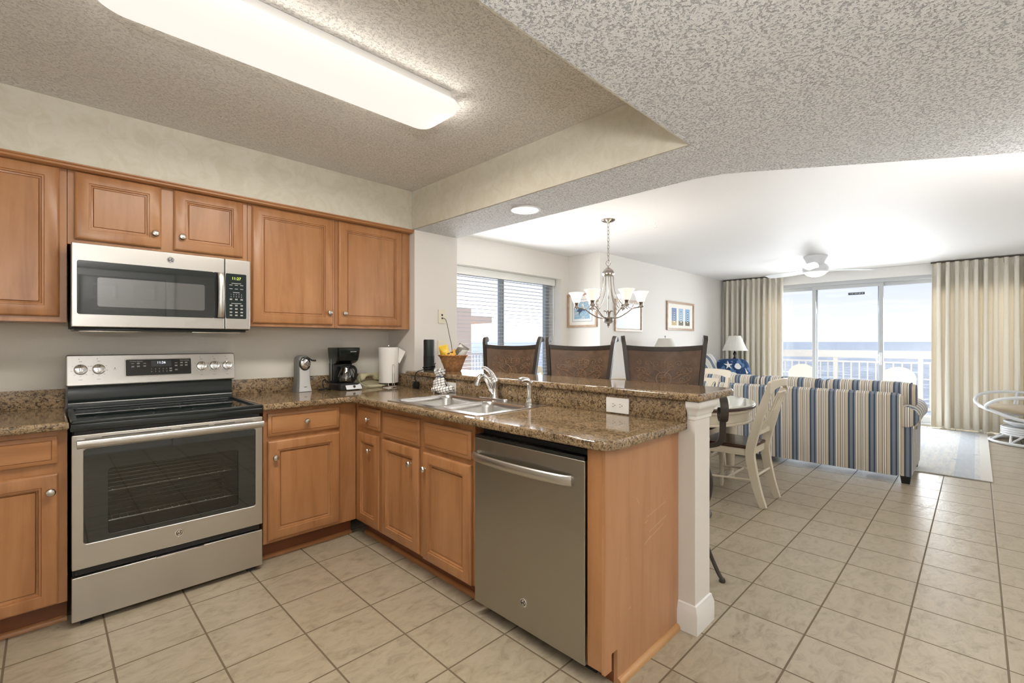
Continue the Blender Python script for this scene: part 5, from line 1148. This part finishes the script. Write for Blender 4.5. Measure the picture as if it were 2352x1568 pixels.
# lighthouse triptych
M4 = onfront(7.46, 3.498, 1.69); t, mb = picture('framed_print', 'framed triptych of three lighthouses on the wall beside the curtain', M4, 0.985, 0.465, 0.032)
for i, (sky, tower) in enumerate(((rgb(92, 122, 168), 'diamond'), (rgb(150, 182, 208), 'spiral'), (rgb(128, 170, 208), 'band'))):
    cx = -0.235 + i * 0.245
    g = G(); flat(g, rect(cx - 0.085, -0.150, cx + 0.085, 0.130), M4, 0.0064); pb = obj('print', g, plain('print_sky_%s' % tower, sky, 0.5), mb)
    g = G(); flat(g, [(cx - 0.085, -0.150), (cx + 0.085, -0.150), (cx + 0.085, -0.085), (cx + 0.03, -0.075), (cx - 0.02, -0.088), (cx - 0.085, -0.070)], M4, 0.0071); obj('print_dune', g, plain('print_dune_%s' % tower, (rgb(196, 170, 120), rgb(110, 102, 80), rgb(98, 90, 74))[i], 0.6), pb)
    g = G(); flat(g, [(cx - 0.022, -0.10), (cx + 0.022, -0.10), (cx + 0.012, 0.055), (cx + 0.018, 0.06), (cx + 0.010, 0.065), (cx + 0.010, 0.085), (cx, 0.1), (cx - 0.010, 0.085), (cx - 0.010, 0.065), (cx - 0.018, 0.06), (cx - 0.012, 0.055)], M4, 0.0077); tw = obj('print_tower', g, plain('print_tower_%s' % tower, rgb(228, 228, 226), 0.5), pb)
    g = G()
    for k in range(4):
        z0 = -0.085 + k * 0.037; w = 0.020 - 0.0022 * k
        if tower == 'spiral': flat(g, [(cx - w, z0), (cx + w, z0 + 0.016), (cx + w, z0 + 0.030), (cx - w, z0 + 0.014)], M4, 0.0084)
        elif tower == 'band': flat(g, rect(cx - w, z0, cx + w, z0 + 0.019), M4, 0.0084)
        else: flat(g, [(cx, z0), (cx + w, z0 + 0.017), (cx, z0 + 0.034), (cx - w, z0 + 0.017)], M4, 0.0084)
    g.plate(rect(cx - 0.010, 0.065, cx + 0.010, 0.088), (), 0.0006, 0, M4 @ TR(0, 0, 0.0084))
    obj('tower_marking', g, plain('print_dark_%s' % tower, rgb(44, 50, 62), 0.5), tw)

# ================================================================== LIVING ROOM
# ------------------------------------------------------------------ sofa (back towards the camera)
sf = thing('sofa', 'blue and beige striped three seat sofa seen from behind', 'sofa', (5.85, 1.45, 0))
Y0s, Y1s = 0.50, 2.50
g = G(); g.box(5.46, Y0s + 0.02, 0.07, 6.28, Y1s - 0.02, 0.40, 0.02); obj('base', g, M['stripe_y'], sf)
lo = []
for y in (Y0s - 0.02, Y0s + 0.015, Y1s - 0.015, Y1s + 0.02):
    e = 0.018 if y in (Y0s - 0.02, Y1s + 0.02) else 0.0
    lo.append([(5.40 + e, y, 0.07 + e), (5.60 - e, y, 0.07 + e), (5.64 - e, y, 0.5), (5.60 - e, y, 0.76 - e), (5.54, y, 0.80 - e), (5.44, y, 0.812 - e), (5.395 + e, y, 0.79 - e), (5.385 + e, y, 0.74)])
g = G(); g.rings(lo); obj('back', g, M['stripe_y'], sf)
for a, b in ((0.40, 1.12), (1.13, 1.74), (1.75, 2.46)):
    g = G(); n = 14; lo = []
    for i in range(n + 1):
        u = i / n; e = (1 - (2 * u - 1) ** 6); y = a + (b - a) * u; s_ = 0.90 + 0.10 * e
        ring = rrect(-0.115, -0.23, 0.115, 0.23, 0.07, 5)
        lo.append([(5.72 + x * s_ + (z_ - 0) * 0.12 * -1, y, 0.665 + z_ * s_) for x, z_ in ring])
    g.rings(lo); cu = obj('back_cushion', g, M['stripe_y'], sf, smooth=50)
    for yy in (a + 0.035, b - 0.035):
        g = G(); g.tube([(5.72 + x * 0.955 - z_ * 0.12, yy, 0.665 + z_ * 0.955) for x, z_ in rrect(-0.115, -0.23, 0.115, 0.23, 0.07, 5)], 0.006, 6, closed=True); obj('piping', g, M['piping'], cu)
for a, b in ((0.55, 1.14), (1.15, 1.77), (1.78, 2.42)):
    g = G(); g.box(5.80, a, 0.40, 6.30, b, 0.54, 0.04, 4); obj('seat_cushion', g, M['stripe_y'], sf)
def arm(s_, y_in):
    # profile across: flat inner/outer panel, rolled top leaning outwards
    prof = [(0.0, 0.07), (0.0, 0.48), (0.012, 0.53)]
    cy, cz, r = -0.065, 0.60, 0.10
    for i in range(20):
        a = math.radians(-10 + 232 * i / 19); prof.append((cy + 0.02 + r * math.cos(a), cz + r * math.sin(a)))
    prof += [(-0.092, 0.50), (-0.085, 0.07)]
    lo = []
    for x, k in ((5.425, 0.90), (5.45, 1.0), (6.28, 1.0), (6.31, 0.92)):
        lo.append([(x, y_in + s_ * -(-p * (1 if p < 0 else 1)) * 1.0 if False else y_in + (p if s_ > 0 else -p) * 1.0, 0.07 + (z_ - 0.07) * (1.0 if k == 1.0 else 0.985)) for p, z_ in prof])
    g = G(); g.rings(lo); a_ = obj('arm', g, M['stripe_x'], sf, smooth=50)
    g = G(); g.lathe([(0, 0), (0.092, 0), (0.088, 0.008), (0.06, 0.014), (0, 0.015)], 28, TR(5.425, y_in + (cy + 0.02 if s_ > 0 else -cy - 0.02), cz) @ RY(-90)); obj('arm_roll_end', g, M['stripe_y'], a_)
arm(1, 0.50); arm(-1, 2.50)
for x in (5.47, 6.22):
    for y in (0.455, 2.54): 
        g = G(); g.rings([[(x - w, y - w, z_), (x + w, y - w, z_), (x + w, y + w, z_), (x - w, y + w, z_)] for w, z_ in ((0.028, 0.013 if x > 6 else 0.0), (0.038, 0.072))]); obj('foot', g, M['black'], sf)

# loveseat along the picture wall: only its pillows and back show
lv = thing('loveseat', 'pale striped loveseat against the picture wall behind the sofa', 'sofa', (7.6, 3.05, 0))
g = G(); g.box(6.85, 2.62, 0.08, 8.35, 3.44, 0.42, 0.03); obj('base', g, M['stripe_pale'], lv)
g = G(); g.box(6.85, 3.24, 0.40, 8.35, 3.46, 0.90, 0.06, 4); obj('back', g, M['stripe_pale'], lv)
for a, b in ((7.05, 7.59), (7.61, 8.15)):
    g = G(); g.box(a, 2.60, 0.42, b, 3.24, 0.56, 0.04, 4); obj('seat_cushion', g, M['stripe_pale'], lv)
for x in (6.85, 8.17):
    g = G(); g.box(x, 2.60, 0.08, x + 0.18, 3.40, 0.64, 0.06, 4); obj('arm', g, M['stripe_pale'], lv)
for x in (6.92, 8.28):
    for y in (2.68, 3.38):
        g = G(); g.box(x - 0.03, y - 0.03, 0, x + 0.03, y + 0.03, 0.08); obj('foot', g, M['black'], lv)
def pillow(w, h, d, M4):
    g = G(); n = 16; lo = []
    for i in range(n + 1):
        u = -1 + 2 * i / n; rr_ = []
        for j in range(40):
            a = 2 * PI * j / 40; cx = abs(math.cos(a)) ** 0.45 * (1 if math.cos(a) > 0 else -1); cy = abs(math.sin(a)) ** 0.45 * (1 if math.sin(a) > 0 else -1)
            k = math.sqrt(max(0.0, 1 - u * u)) ** 0.35 if abs(u) < 1 else 0.0
            s_ = 0.05 + 0.95 * (1 - abs(u) ** 2.2); rr_.append((w / 2 * cx * (s_ if abs(u) > 0.999 else max(s_, 0.05)) , h / 2 * cy * s_, d / 2 * u))
        lo.append(rr_)
    g.rings(lo); g.T(M4); return g
def shell_fabric():
    t_ = MT('navy_shell_fabric').set(rough=0.85, spec=0.15); n = t_.noise(t_.coord(scale=(9, 9, 9)), 1.6, 1, 0.3)
    t_.color(t_.ramp(n, [(0.0, rgb(42, 66, 102)), (0.57, rgb(42, 66, 102)), (0.6, rgb(90, 120, 158)), (1.0, rgb(110, 138, 172))], const=True)); return t_.m
PM = TR(7.52, 2.66, 0.80) @ RZ(-42) @ RX(68)
pw = thing('throw_pillow', 'navy throw pillow with white shells leaning on the pale loveseat', 'pillow', (7.52, 2.66, 0.56))
obj('cover', pillow(0.52, 0.44, 0.17, PM), shell_fabric(), pw, smooth=60)
g = G()
def star(cx, cy, r, r2, rot, n=5): return [(cx + (r if k % 2 == 0 else r2) * math.cos(rot + PI * k / n), cy + (r if k % 2 == 0 else r2) * math.sin(rot + PI * k / n)) for k in range(2 * n)]
for poly, dz in ((star(-0.11, 0.09, 0.075, 0.024, 0.3), 0.068), (star(0.03, -0.10, 0.07, 0.022, 0.9), 0.066), ([(0.03 + 0.052 * math.cos(a) * (1.0 if math.sin(a) < 0.2 else 0.8), 0.07 + 0.05 * math.sin(a)) for a in [2*PI*i/14 for i in range(14)]], 0.075), ([(0.14, 0.09), (0.165, 0.02), (0.19, -0.03), (0.165, -0.05), (0.14, -0.02), (0.135, 0.03)], 0.05), ([(-0.08 + 0.07 * math.cos(a), -0.055 + 0.032 * math.sin(a)) for a in [2*PI*i/14 for i in range(14)]], 0.074)):
    g.plate(poly, (), 0.008, 0.001, PM @ TR(0, 0, dz))
obj('shell_print', g, plain('shell_white', rgb(226, 228, 228), 0.8), pw)
PM = TR(7.25, 3.02, 0.83) @ RZ(-50) @ RX(72) @ RZ(14)
tag(obj('throw_pillow', pillow(0.50, 0.48, 0.17, PM), M['stripe_pale'], smooth=60), 'pale blue and white striped throw pillow behind the navy shell pillow', 'pillow')

# ------------------------------------------------------------------ end tables and lamps
def end_table(label, x, y, h, w):
    t = thing('end_table', label, 'side table', (x, y, 0))
    g = G(); g.box(x - w, y - w, h - 0.03, x + w, y + w, h, 0.008); obj('tabletop', g, M['cream_paint'], t)
    g = G(); g.box(x - w + 0.03, y - w + 0.03, h - 0.11, x + w - 0.03, y + w - 0.03, h - 0.03); obj('apron', g, M['cream_paint'], t)
    for sx in (-1, 1):
        for sy in (-1, 1):
            g = G(); g.rings([[(x + sx * (w - 0.05) + a * r, y + sy * (w - 0.05) + b * r, z_) for a, b in ((-1, -1), (1, -1), (1, 1), (-1, 1))] for r, z_ in ((0.014, 0), (0.022, h - 0.10))]); obj('leg', g, M['cream_paint'], t)
    return t
def table_lamp(label, x, y, z0, zb, zt, r0, r1, basemat):
    t = thing('table_lamp', label, 'lamp', (x, y, z0))
    hb = zb - z0
    g = G(); g.lathe([(0, 0), (0.075, 0), (0.075, 0.012), (0.03, 0.025), (0.016, 0.04), (0.05, hb * 0.35), (0.062, hb * 0.5), (0.045, hb * 0.65), (0.016, hb * 0.76), (0.014, hb * 0.8), (0.030, hb * 0.86), (0.030, hb * 0.9), (0.010, hb * 0.95), (0.008, hb + 0.02), (0, hb + 0.02)], 24, TR(x, y, z0)); obj('base', g, basemat, t)
    g = G(); pr = [(r1, zb), (r0, zt)]
    g.lathe([(r1, zb), (r0, zt), (r0 - 0.004, zt), (r1 - 0.004, zb), (r1, zb)], 32, TR(x, y, 0)); obj('shade', g, M['lampshade'], t)
    g = G(); g.tube([(x, y, zb + 0.0), (x, y, zt + 0.02)], 0.004, 8); g.ball((x, y, zt + 0.028), 0.011, seg=12, rows=8)
    for a in (0, 1, 2): g.tube([(x, y, zt - 0.01), (x + (r0 - 0.003) * math.cos(a * 2.094), y + (r0 - 0.003) * math.sin(a * 2.094), zt - 0.01)], 0.002, 5)
    obj('finial', g, M['pewter'], t)
    return t
end_table('cream end table left of the pale loveseat against the picture wall', 6.34, 3.20, 0.62, 0.25)
table_lamp('table lamp with patterned white shade peeking over the nearest bar stool', 6.34, 3.20, 0.62, 1.13, 1.32, 0.095, 0.185, M['cream_paint'])
end_table('cream end table in the room corner in front of the left curtain', 8.70, 3.00, 0.66, 0.26)
table_lamp('table lamp with plain white shade in front of the left curtain', 8.62, 3.04, 0.66, 1.115, 1.375, 0.098, 0.205, M['black'])

# ------------------------------------------------------------------ curtains
def curtain(label, ya, yb_, x, seed, n):
    rnd = random.Random(seed); ph = [rnd.uniform(-0.6, 0.6) for _ in range(60)]; am = [rnd.uniform(0.7, 1.25) for _ in range(60)]
    t = thing('curtain', label, 'curtain', (x, (ya + yb_) / 2, 0))
    def fn(u, v):
        z = 0.025 + 2.40 * v; k = u * n; i = int(min(k, n - 1)); w = 1 - v
        ampl = (0.070 + 0.026 * w) * am[i] * (0.8 + 0.3 * math.sin(1.7 * k + seed))
        pinch = math.exp(-((z - 2.335) / 0.03) ** 2)
        y = ya + (yb_ - ya) * u + 0.022 * math.sin(2 * PI * k * 2 + 0.6) * (0.3 + 0.7 * w)
        ph_ = 2 * PI * k + 0.5 * w * math.sin(1.3 * k + seed) + 0.35 * w * math.sin(0.37 * k * 2 + 2 * seed + 2 * v)
        sn = math.sin(ph_); xx = x + ampl * (1 - 0.75 * pinch) * (abs(sn) ** 0.7 * (1 if sn > 0 else -1)) + 0.012 * w * math.sin(2.3 * k)
        if z > 2.34: xx = x + ampl * 0.5 * math.sin(ph_) + 0.012 * math.sin(2 * ph_)
        return (xx, y, z)
    g = G(); g.sheet(fn, n * 14, 36, 0.003); obj('drape', g, M['curtain'], t, smooth=80)
    g = G()
    for i in range(n):
        y = ya + (yb_ - ya) * (i + 0.72) / n; k = g.mark()
        g.lathe([(0, 2.318), (0.010, 2.322), (0.012, 2.335), (0.016, 2.36), (0.022, 2.40), (0.024, 2.425), (0.0, 2.425)], 10, TR(x - 0.022, y, 0))
    obj('pinch_pleats', g, M['curtain'], t)
    g = G(); g.box(x + 0.01, min(ya, yb_) - 0.02, 2.425, x + 0.035, max(ya, yb_) + 0.02, 2.447); obj('track', g, plain('curtain_track_brown', rgb(92, 82, 70), 0.5), t)
curtain('cream pleated curtain left of the balcony door, at the room corner', 3.44, 2.42, 9.20, 1, 11)
curtain('wide cream pleated curtain right of the balcony door', 0.47, -0.50, 9.26, 5, 10)

# ------------------------------------------------------------------ ceiling fan
QX, QY = 7.50, 1.58
cf = thing('ceiling_fan', 'white flush mount ceiling fan with light in the living room', 'ceiling fan', (QX, QY, CH))
g = G(); g.lathe([(0, 0), (0.146, 0), (0.146, -0.012), (0.130, -0.04), (0.108, -0.085), (0.104, -0.105), (0, -0.105)], 36, TR(QX, QY, CH)); obj('mount', g, M['white_lacquer'], cf)
g = G(); g.lathe([(0, -0.10), (0.104, -0.10), (0.135, -0.125), (0.154, -0.155), (0.156, -0.185), (0.148, -0.205), (0.15, -0.21), (0.15, -0.222), (0, -0.222)], 36, TR(QX, QY, CH)); obj('motor_housing', g, M['white_lacquer'], cf)
g = G(); g.lathe([(0, -0.285), (0.05, -0.281), (0.095, -0.265), (0.125, -0.242), (0.136, -0.222), (0, -0.222)], 32, TR(QX, QY, CH)); obj('light_bowl', g, emit('fan_light_bowl', (1.0, 0.90, 0.78, 1), 0.8, rgb(240, 226, 206)), cf)
for i in range(3):
    a = -PI / 4 + math.radians(-5 + 118 * i) ; lo = []
    for k in range(13):
        r = 0.14 + 0.60 * k / 12; w = 0.035 + 0.045 * math.sin(PI * min(1, k / 12 * 0.62 + 0.12)) * (1 if k < 11 else 0.8); tl = math.radians(13)
        lo.append([(r, w * math.cos(tl) * q, -0.195 + w * q * math.sin(tl) + e) for q, e in ((-1, -0.003), (1, -0.003), (1, 0.003), (-1, 0.003))])
    g = G(); g.rings(lo); g.T(TR(QX, QY, CH) @ Matrix.Rotation(a, 4, 'Z')); obj('blade', g, M['white_lacquer'], cf)

# ------------------------------------------------------------------ rug
def rugmat():
    t_ = MT('pale_rug').set(rough=0.95, spec=0.05); tc = t_.coord(); sp = t_.node('SeparateXYZ'); t_.link(tc, sp.inputs[0])
    n = t_.noise(t_.coord(scale=(3, 16, 1)), 1.6, 6, 0.7); c = t_.ramp(n, [(0.3, rgb(204, 210, 218)), (0.5, rgb(222, 223, 222)), (0.65, rgb(232, 230, 225))])
    m_ = t_.noise(t_.coord(scale=(1.6, 1.6, 1), loc=(3, 1, 0)), 1.2, 3, 0.6); k_ = t_.ramp(m_, [(0.60, (0, 0, 0)), (0.66, (0.8, 0.8, 0.8))])
    n2 = t_.noise(t_.coord(scale=(14, 40, 1)), 1.0, 3); c = t_.mix(t_.math('MULTIPLY', k_, t_.ramp(n2, [(0.42, (0, 0, 0)), (0.56, (1, 1, 1))])), c, rgb(128, 152, 190))
    # border bands follow the rug's long edge
    y = sp.outputs['Y']
    c = t_.mix(t_.math('LESS_THAN', y, -0.02), c, rgb(230, 228, 222)); c = t_.mix(t_.math('MULTIPLY', t_.math('LESS_THAN', t_.math('ABSOLUTE', t_.math('SUBTRACT', y, 0.09)), 0.07), 0.55), c, rgb(186, 196, 208)); c = t_.mix(t_.math('MULTIPLY', t_.math('LESS_THAN', t_.math('ABSOLUTE', t_.math('SUBTRACT', y, 0.50)), 0.05), 0.35), c, rgb(186, 196, 208))
    t_.color(c); t_.bump(t_.noise(t_.coord(), 300, 2), 0.3, 0.004); return t_.m
g = G(); g.box(6.04, -0.10, 0.0, 9.10, 2.55, 0.012, 0.005); tag(obj('rug', g, rugmat()), 'pale blue and cream area rug between sofa and balcony door', 'rug')

# ------------------------------------------------------------------ rattan swivel chair, cut by the right edge
KX, KY = 8.62, -0.48
rc = thing('rattan_chair', 'white rattan swivel rocker with khaki cushion at the right picture edge', 'armchair', (KX, KY, 0), -78)
wl = M['white_lacquer']
def ring(g, r, z, tr=0.017, n=48, ry=None): g.tube([(r * math.cos(2*PI*i/n), (ry or r) * math.sin(2*PI*i/n), z) for i in range(n)], tr, 9, closed=True)
g = G(); ring(g, 0.37, 0.020, 0.019); obj('base_ring', g, wl, rc, local=True)
g = G()
for i in range(8):
    a = 2 * PI * i / 8
    for d in (-0.25, 0.25): g.tube([(0.36 * math.cos(a), 0.36 * math.sin(a), 0.025), (0.25 * math.cos(a + d), 0.25 * math.sin(a + d), 0.12)], 0.013, 7)
obj('base_struts', g, wl, rc, local=True)
g = G()
for z in (0.118, 0.144, 0.170, 0.196): ring(g, 0.262, z, 0.0145)
g.lathe([(0, 0.12), (0.255, 0.12), (0.255, 0.2), (0, 0.2)], 40); obj('base_drum', g, wl, rc, local=True)
g = G()
for z, r in ((0.225, 0.16), (0.245, 0.20), (0.268, 0.235)): ring(g, r, z, 0.0135)
g.lathe([(0, 0.20), (0.07, 0.20), (0.07, 0.29), (0, 0.29)], 20); obj('swivel_coil', g, wl, rc, local=True)
# seat frame and arm hoops; chair front towards local -x rotated towards the sofa
seatloop = [(0.36, 0.0, 0.40), (0.30, 0.25, 0.385), (0.08, 0.36, 0.33), (-0.18, 0.35, 0.33), (-0.40, 0.20, 0.41), (-0.46, 0.0, 0.44), (-0.40, -0.20, 0.41), (-0.18, -0.35, 0.33), (0.08, -0.36, 0.33), (0.30, -0.25, 0.385)]
g = G(); g.tube(spl(seatloop, 7, True), 0.019, 9, closed=True); obj('seat_frame', g, wl, rc, local=True)
for s_ in (-1, 1):
    g = G(); g.tube(spl([(-0.42, s_ * 0.12, 0.42), (-0.46, s_ * 0.26, 0.49), (-0.36, s_ * 0.38, 0.575), (-0.12, s_ * 0.43, 0.61), (0.14, s_ * 0.42, 0.60), (0.34, s_ * 0.33, 0.66), (0.44, s_ * 0.24, 0.86)], 7), 0.019, 9)
    g.tube([(-0.02, s_ * 0.425, 0.605), (-0.08, s_ * 0.37, 0.34)], 0.014, 8); g.tube([(0.16, s_ * 0.41, 0.60), (0.16, s_ * 0.34, 0.35)], 0.014, 8); obj('arm', g, wl, rc, local=True)
g = G(); g.tube(spl([(0.34, 0.24, 0.40), (0.42, 0.28, 0.70), (0.50, 0.20, 0.98), (0.53, 0.0, 1.04), (0.50, -0.20, 0.98), (0.42, -0.28, 0.70), (0.34, -0.24, 0.40)], 7), 0.018, 9)
for y in (-0.12, 0, 0.12): g.tube([(0.35, y, 0.40), (0.46, y, 0.70), (0.525, y, 1.03)], 0.010, 7)
obj('back_frame', g, wl, rc, local=True)
lo = []
g = G(); n = 14
for i in range(n + 1):
    u = -1 + 2 * i / n; s_ = max(0.04, (1 - abs(u) ** 2.5)) ** 0.5
    lo.append([(-0.05 + 0.37 * s_ * math.cos(a), 0.32 * s_ * math.sin(a), 0.42 + 0.055 * u + 0.03 * (math.cos(a) * s_) ** 2 - 0.004 * math.sin(9 * a)) for a in [2*PI*j/36 for j in range(36)]])
g.rings(lo); obj('seat_cushion', g, M['khaki'], rc, local=True, smooth=70)

# ================================================================== OUTSIDE
# balcony
g = G(); g.box(RX_ + 0.16, -3.0, -0.2, 11.10, 5.5, -0.03); bf = struct('floor_balcony', g, plain('balcony_concrete', rgb(196, 190, 182), 0.7))
g = G(); g.box(RX_ + 0.16, -3.0, 2.38, 11.12, 5.5, 2.62); struct('ceiling_balcony', g, plain('balcony_soffit', rgb(236, 220, 208), 0.7))
RXB = 10.95
rlg = thing('balcony_railing', 'white balcony railing with wide top board and thin balusters', 'railing', (RXB, 1.2, -0.03))
wp = plain('railing_white', rgb(232, 226, 220), 0.45)
g = G(); g.box(RXB - 0.03, -3.0, 0.965, RXB + 0.03, 5.5, 1.105, 0.008); obj('top_board', g, wp, rlg)
g = G(); g.box(RXB - 0.02, -3.0, 0.875, RXB + 0.02, 5.5, 0.905, 0.004); obj('upper_rail', g, wp, rlg)
g = G(); g.box(RXB - 0.02, -3.0, 0.06, RXB + 0.02, 5.5, 0.10, 0.004); obj('lower_rail', g, wp, rlg)
y = 0.711 - 1.257 * 2
pby = []
while y < 5.4: pby.append(y); y += 1.257
for y in pby:
    g = G(); g.box(RXB - 0.035, y - 0.035, -0.03, RXB + 0.035, y + 0.035, 0.965, 0.004); obj('post', g, wp, rlg)
y = pby[0] + 0.1257; cnt = 0
while y < 4.2:
    if all(abs(y - p) > 0.05 for p in pby):
        g = G(); g.box(RXB - 0.011, y - 0.011, 0.10, RXB + 0.011, y + 0.011, 0.875); obj('baluster', g, wp, rlg)
    y += 0.1257
M['patio'] = plain('patio_chair_plastic', rgb(214, 206, 192), 0.5)
def patio_chair(label, x, y, rz):
    t = thing('patio_chair', label, 'patio chair', (x, y, -0.03), rz, 'white patio chairs'); pm = M['patio']
    g = G(); g.plate(rrect(-0.22, -0.22, 0.22, 0.22, 0.06), (), 0.02, 0.006, TR(0, 0, 0.40)); obj('seat', g, pm, t, local=True)
    out = [(-0.21, 0.0), (0.21, 0.0), (0.235, 0.25)] + [(0.235 * math.cos(a), 0.27 + 0.20 * math.sin(a)) for a in [PI * i / 16 for i in range(17)]] + [(-0.235, 0.25)]
    g = G(); g.plate(out, (), 0.02, 0.006, TR(-0.20, 0, 0.41) @ RZ(90) @ FRONT @ RX(8)); obj('backrest', g, pm, t, local=True)
    for sx in (-1, 1):
        for sy in (-1, 1):
            g = G(); g.tube([(sx * 0.19, sy * 0.19, 0.40), (sx * 0.23, sy * 0.22, 0.0)], [0.02, 0.016], 8); obj('leg', g, pm, t, local=True)
    return t
patio_chair('white patio chair on the balcony behind the right end of the sofa', 10.38, 0.95, 0)
patio_chair('white patio chair on the balcony at the left door mullion', 10.48, 2.40, 0)

# sea, far below and out to the horizon
def seamat():
    t_ = MT('sea_water').set(col=rgb(96, 116, 140), rough=0.3, spec=0.5); tc = t_.coord(scale=(1, 1, 1))
    a = t_.noise(t_.coord(scale=(0.10, 0.035, 1)), 1.0, 8, 0.7, 0.3); b = t_.noise(t_.coord(scale=(0.012, 0.004, 1)), 1.0, 6, 0.65)
    w = t_.noise(t_.coord(scale=(0.05, 0.03, 1), rot=(0, 0, 0.3)), 1.0, 10, 0.82, 0.3)  # white streaks in the base colour imitate sun glitter on the water
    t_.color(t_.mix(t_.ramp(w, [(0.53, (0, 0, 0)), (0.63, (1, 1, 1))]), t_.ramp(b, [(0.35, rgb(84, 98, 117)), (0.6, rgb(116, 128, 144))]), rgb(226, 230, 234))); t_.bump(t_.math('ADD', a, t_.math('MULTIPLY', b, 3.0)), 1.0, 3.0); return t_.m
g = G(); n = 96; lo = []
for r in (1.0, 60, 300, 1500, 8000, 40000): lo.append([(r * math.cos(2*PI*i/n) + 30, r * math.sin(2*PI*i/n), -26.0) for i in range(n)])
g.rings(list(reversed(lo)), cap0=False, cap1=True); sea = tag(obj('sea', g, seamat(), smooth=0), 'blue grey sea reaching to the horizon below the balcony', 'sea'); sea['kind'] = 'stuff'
# neighbouring wing of the building, seen through the blind
nb = thing('neighbour_building', 'pale pink neighbouring building wing seen through the blind', 'building', (6.0, 11.0, -26))
pk = plain('pink_stucco', rgb(250, 220, 198), 0.8)
g = G(); g.box(2.0, 9.0, -26, 7.55, 14.0, 2.1); obj('wall', g, pk, nb)
g = G(); g.box(7.55, 9.2, 1.765, 8.44, 13.0, 1.94); obj('upper_slab', g, pk, nb)
g = G(); g.box(7.55, 9.2, -0.35, 8.9, 13.0, -0.15); obj('balcony_slab', g, pk, nb)
g = G(); g.box(7.55, 9.22, 0.92, 8.88, 9.27, 0.98)
for i in range(13): g.box(7.60 + i * 0.105, 9.235, -0.15, 7.625 + i * 0.105, 9.255, 0.92)
obj('balcony_railing', g, wp, nb)
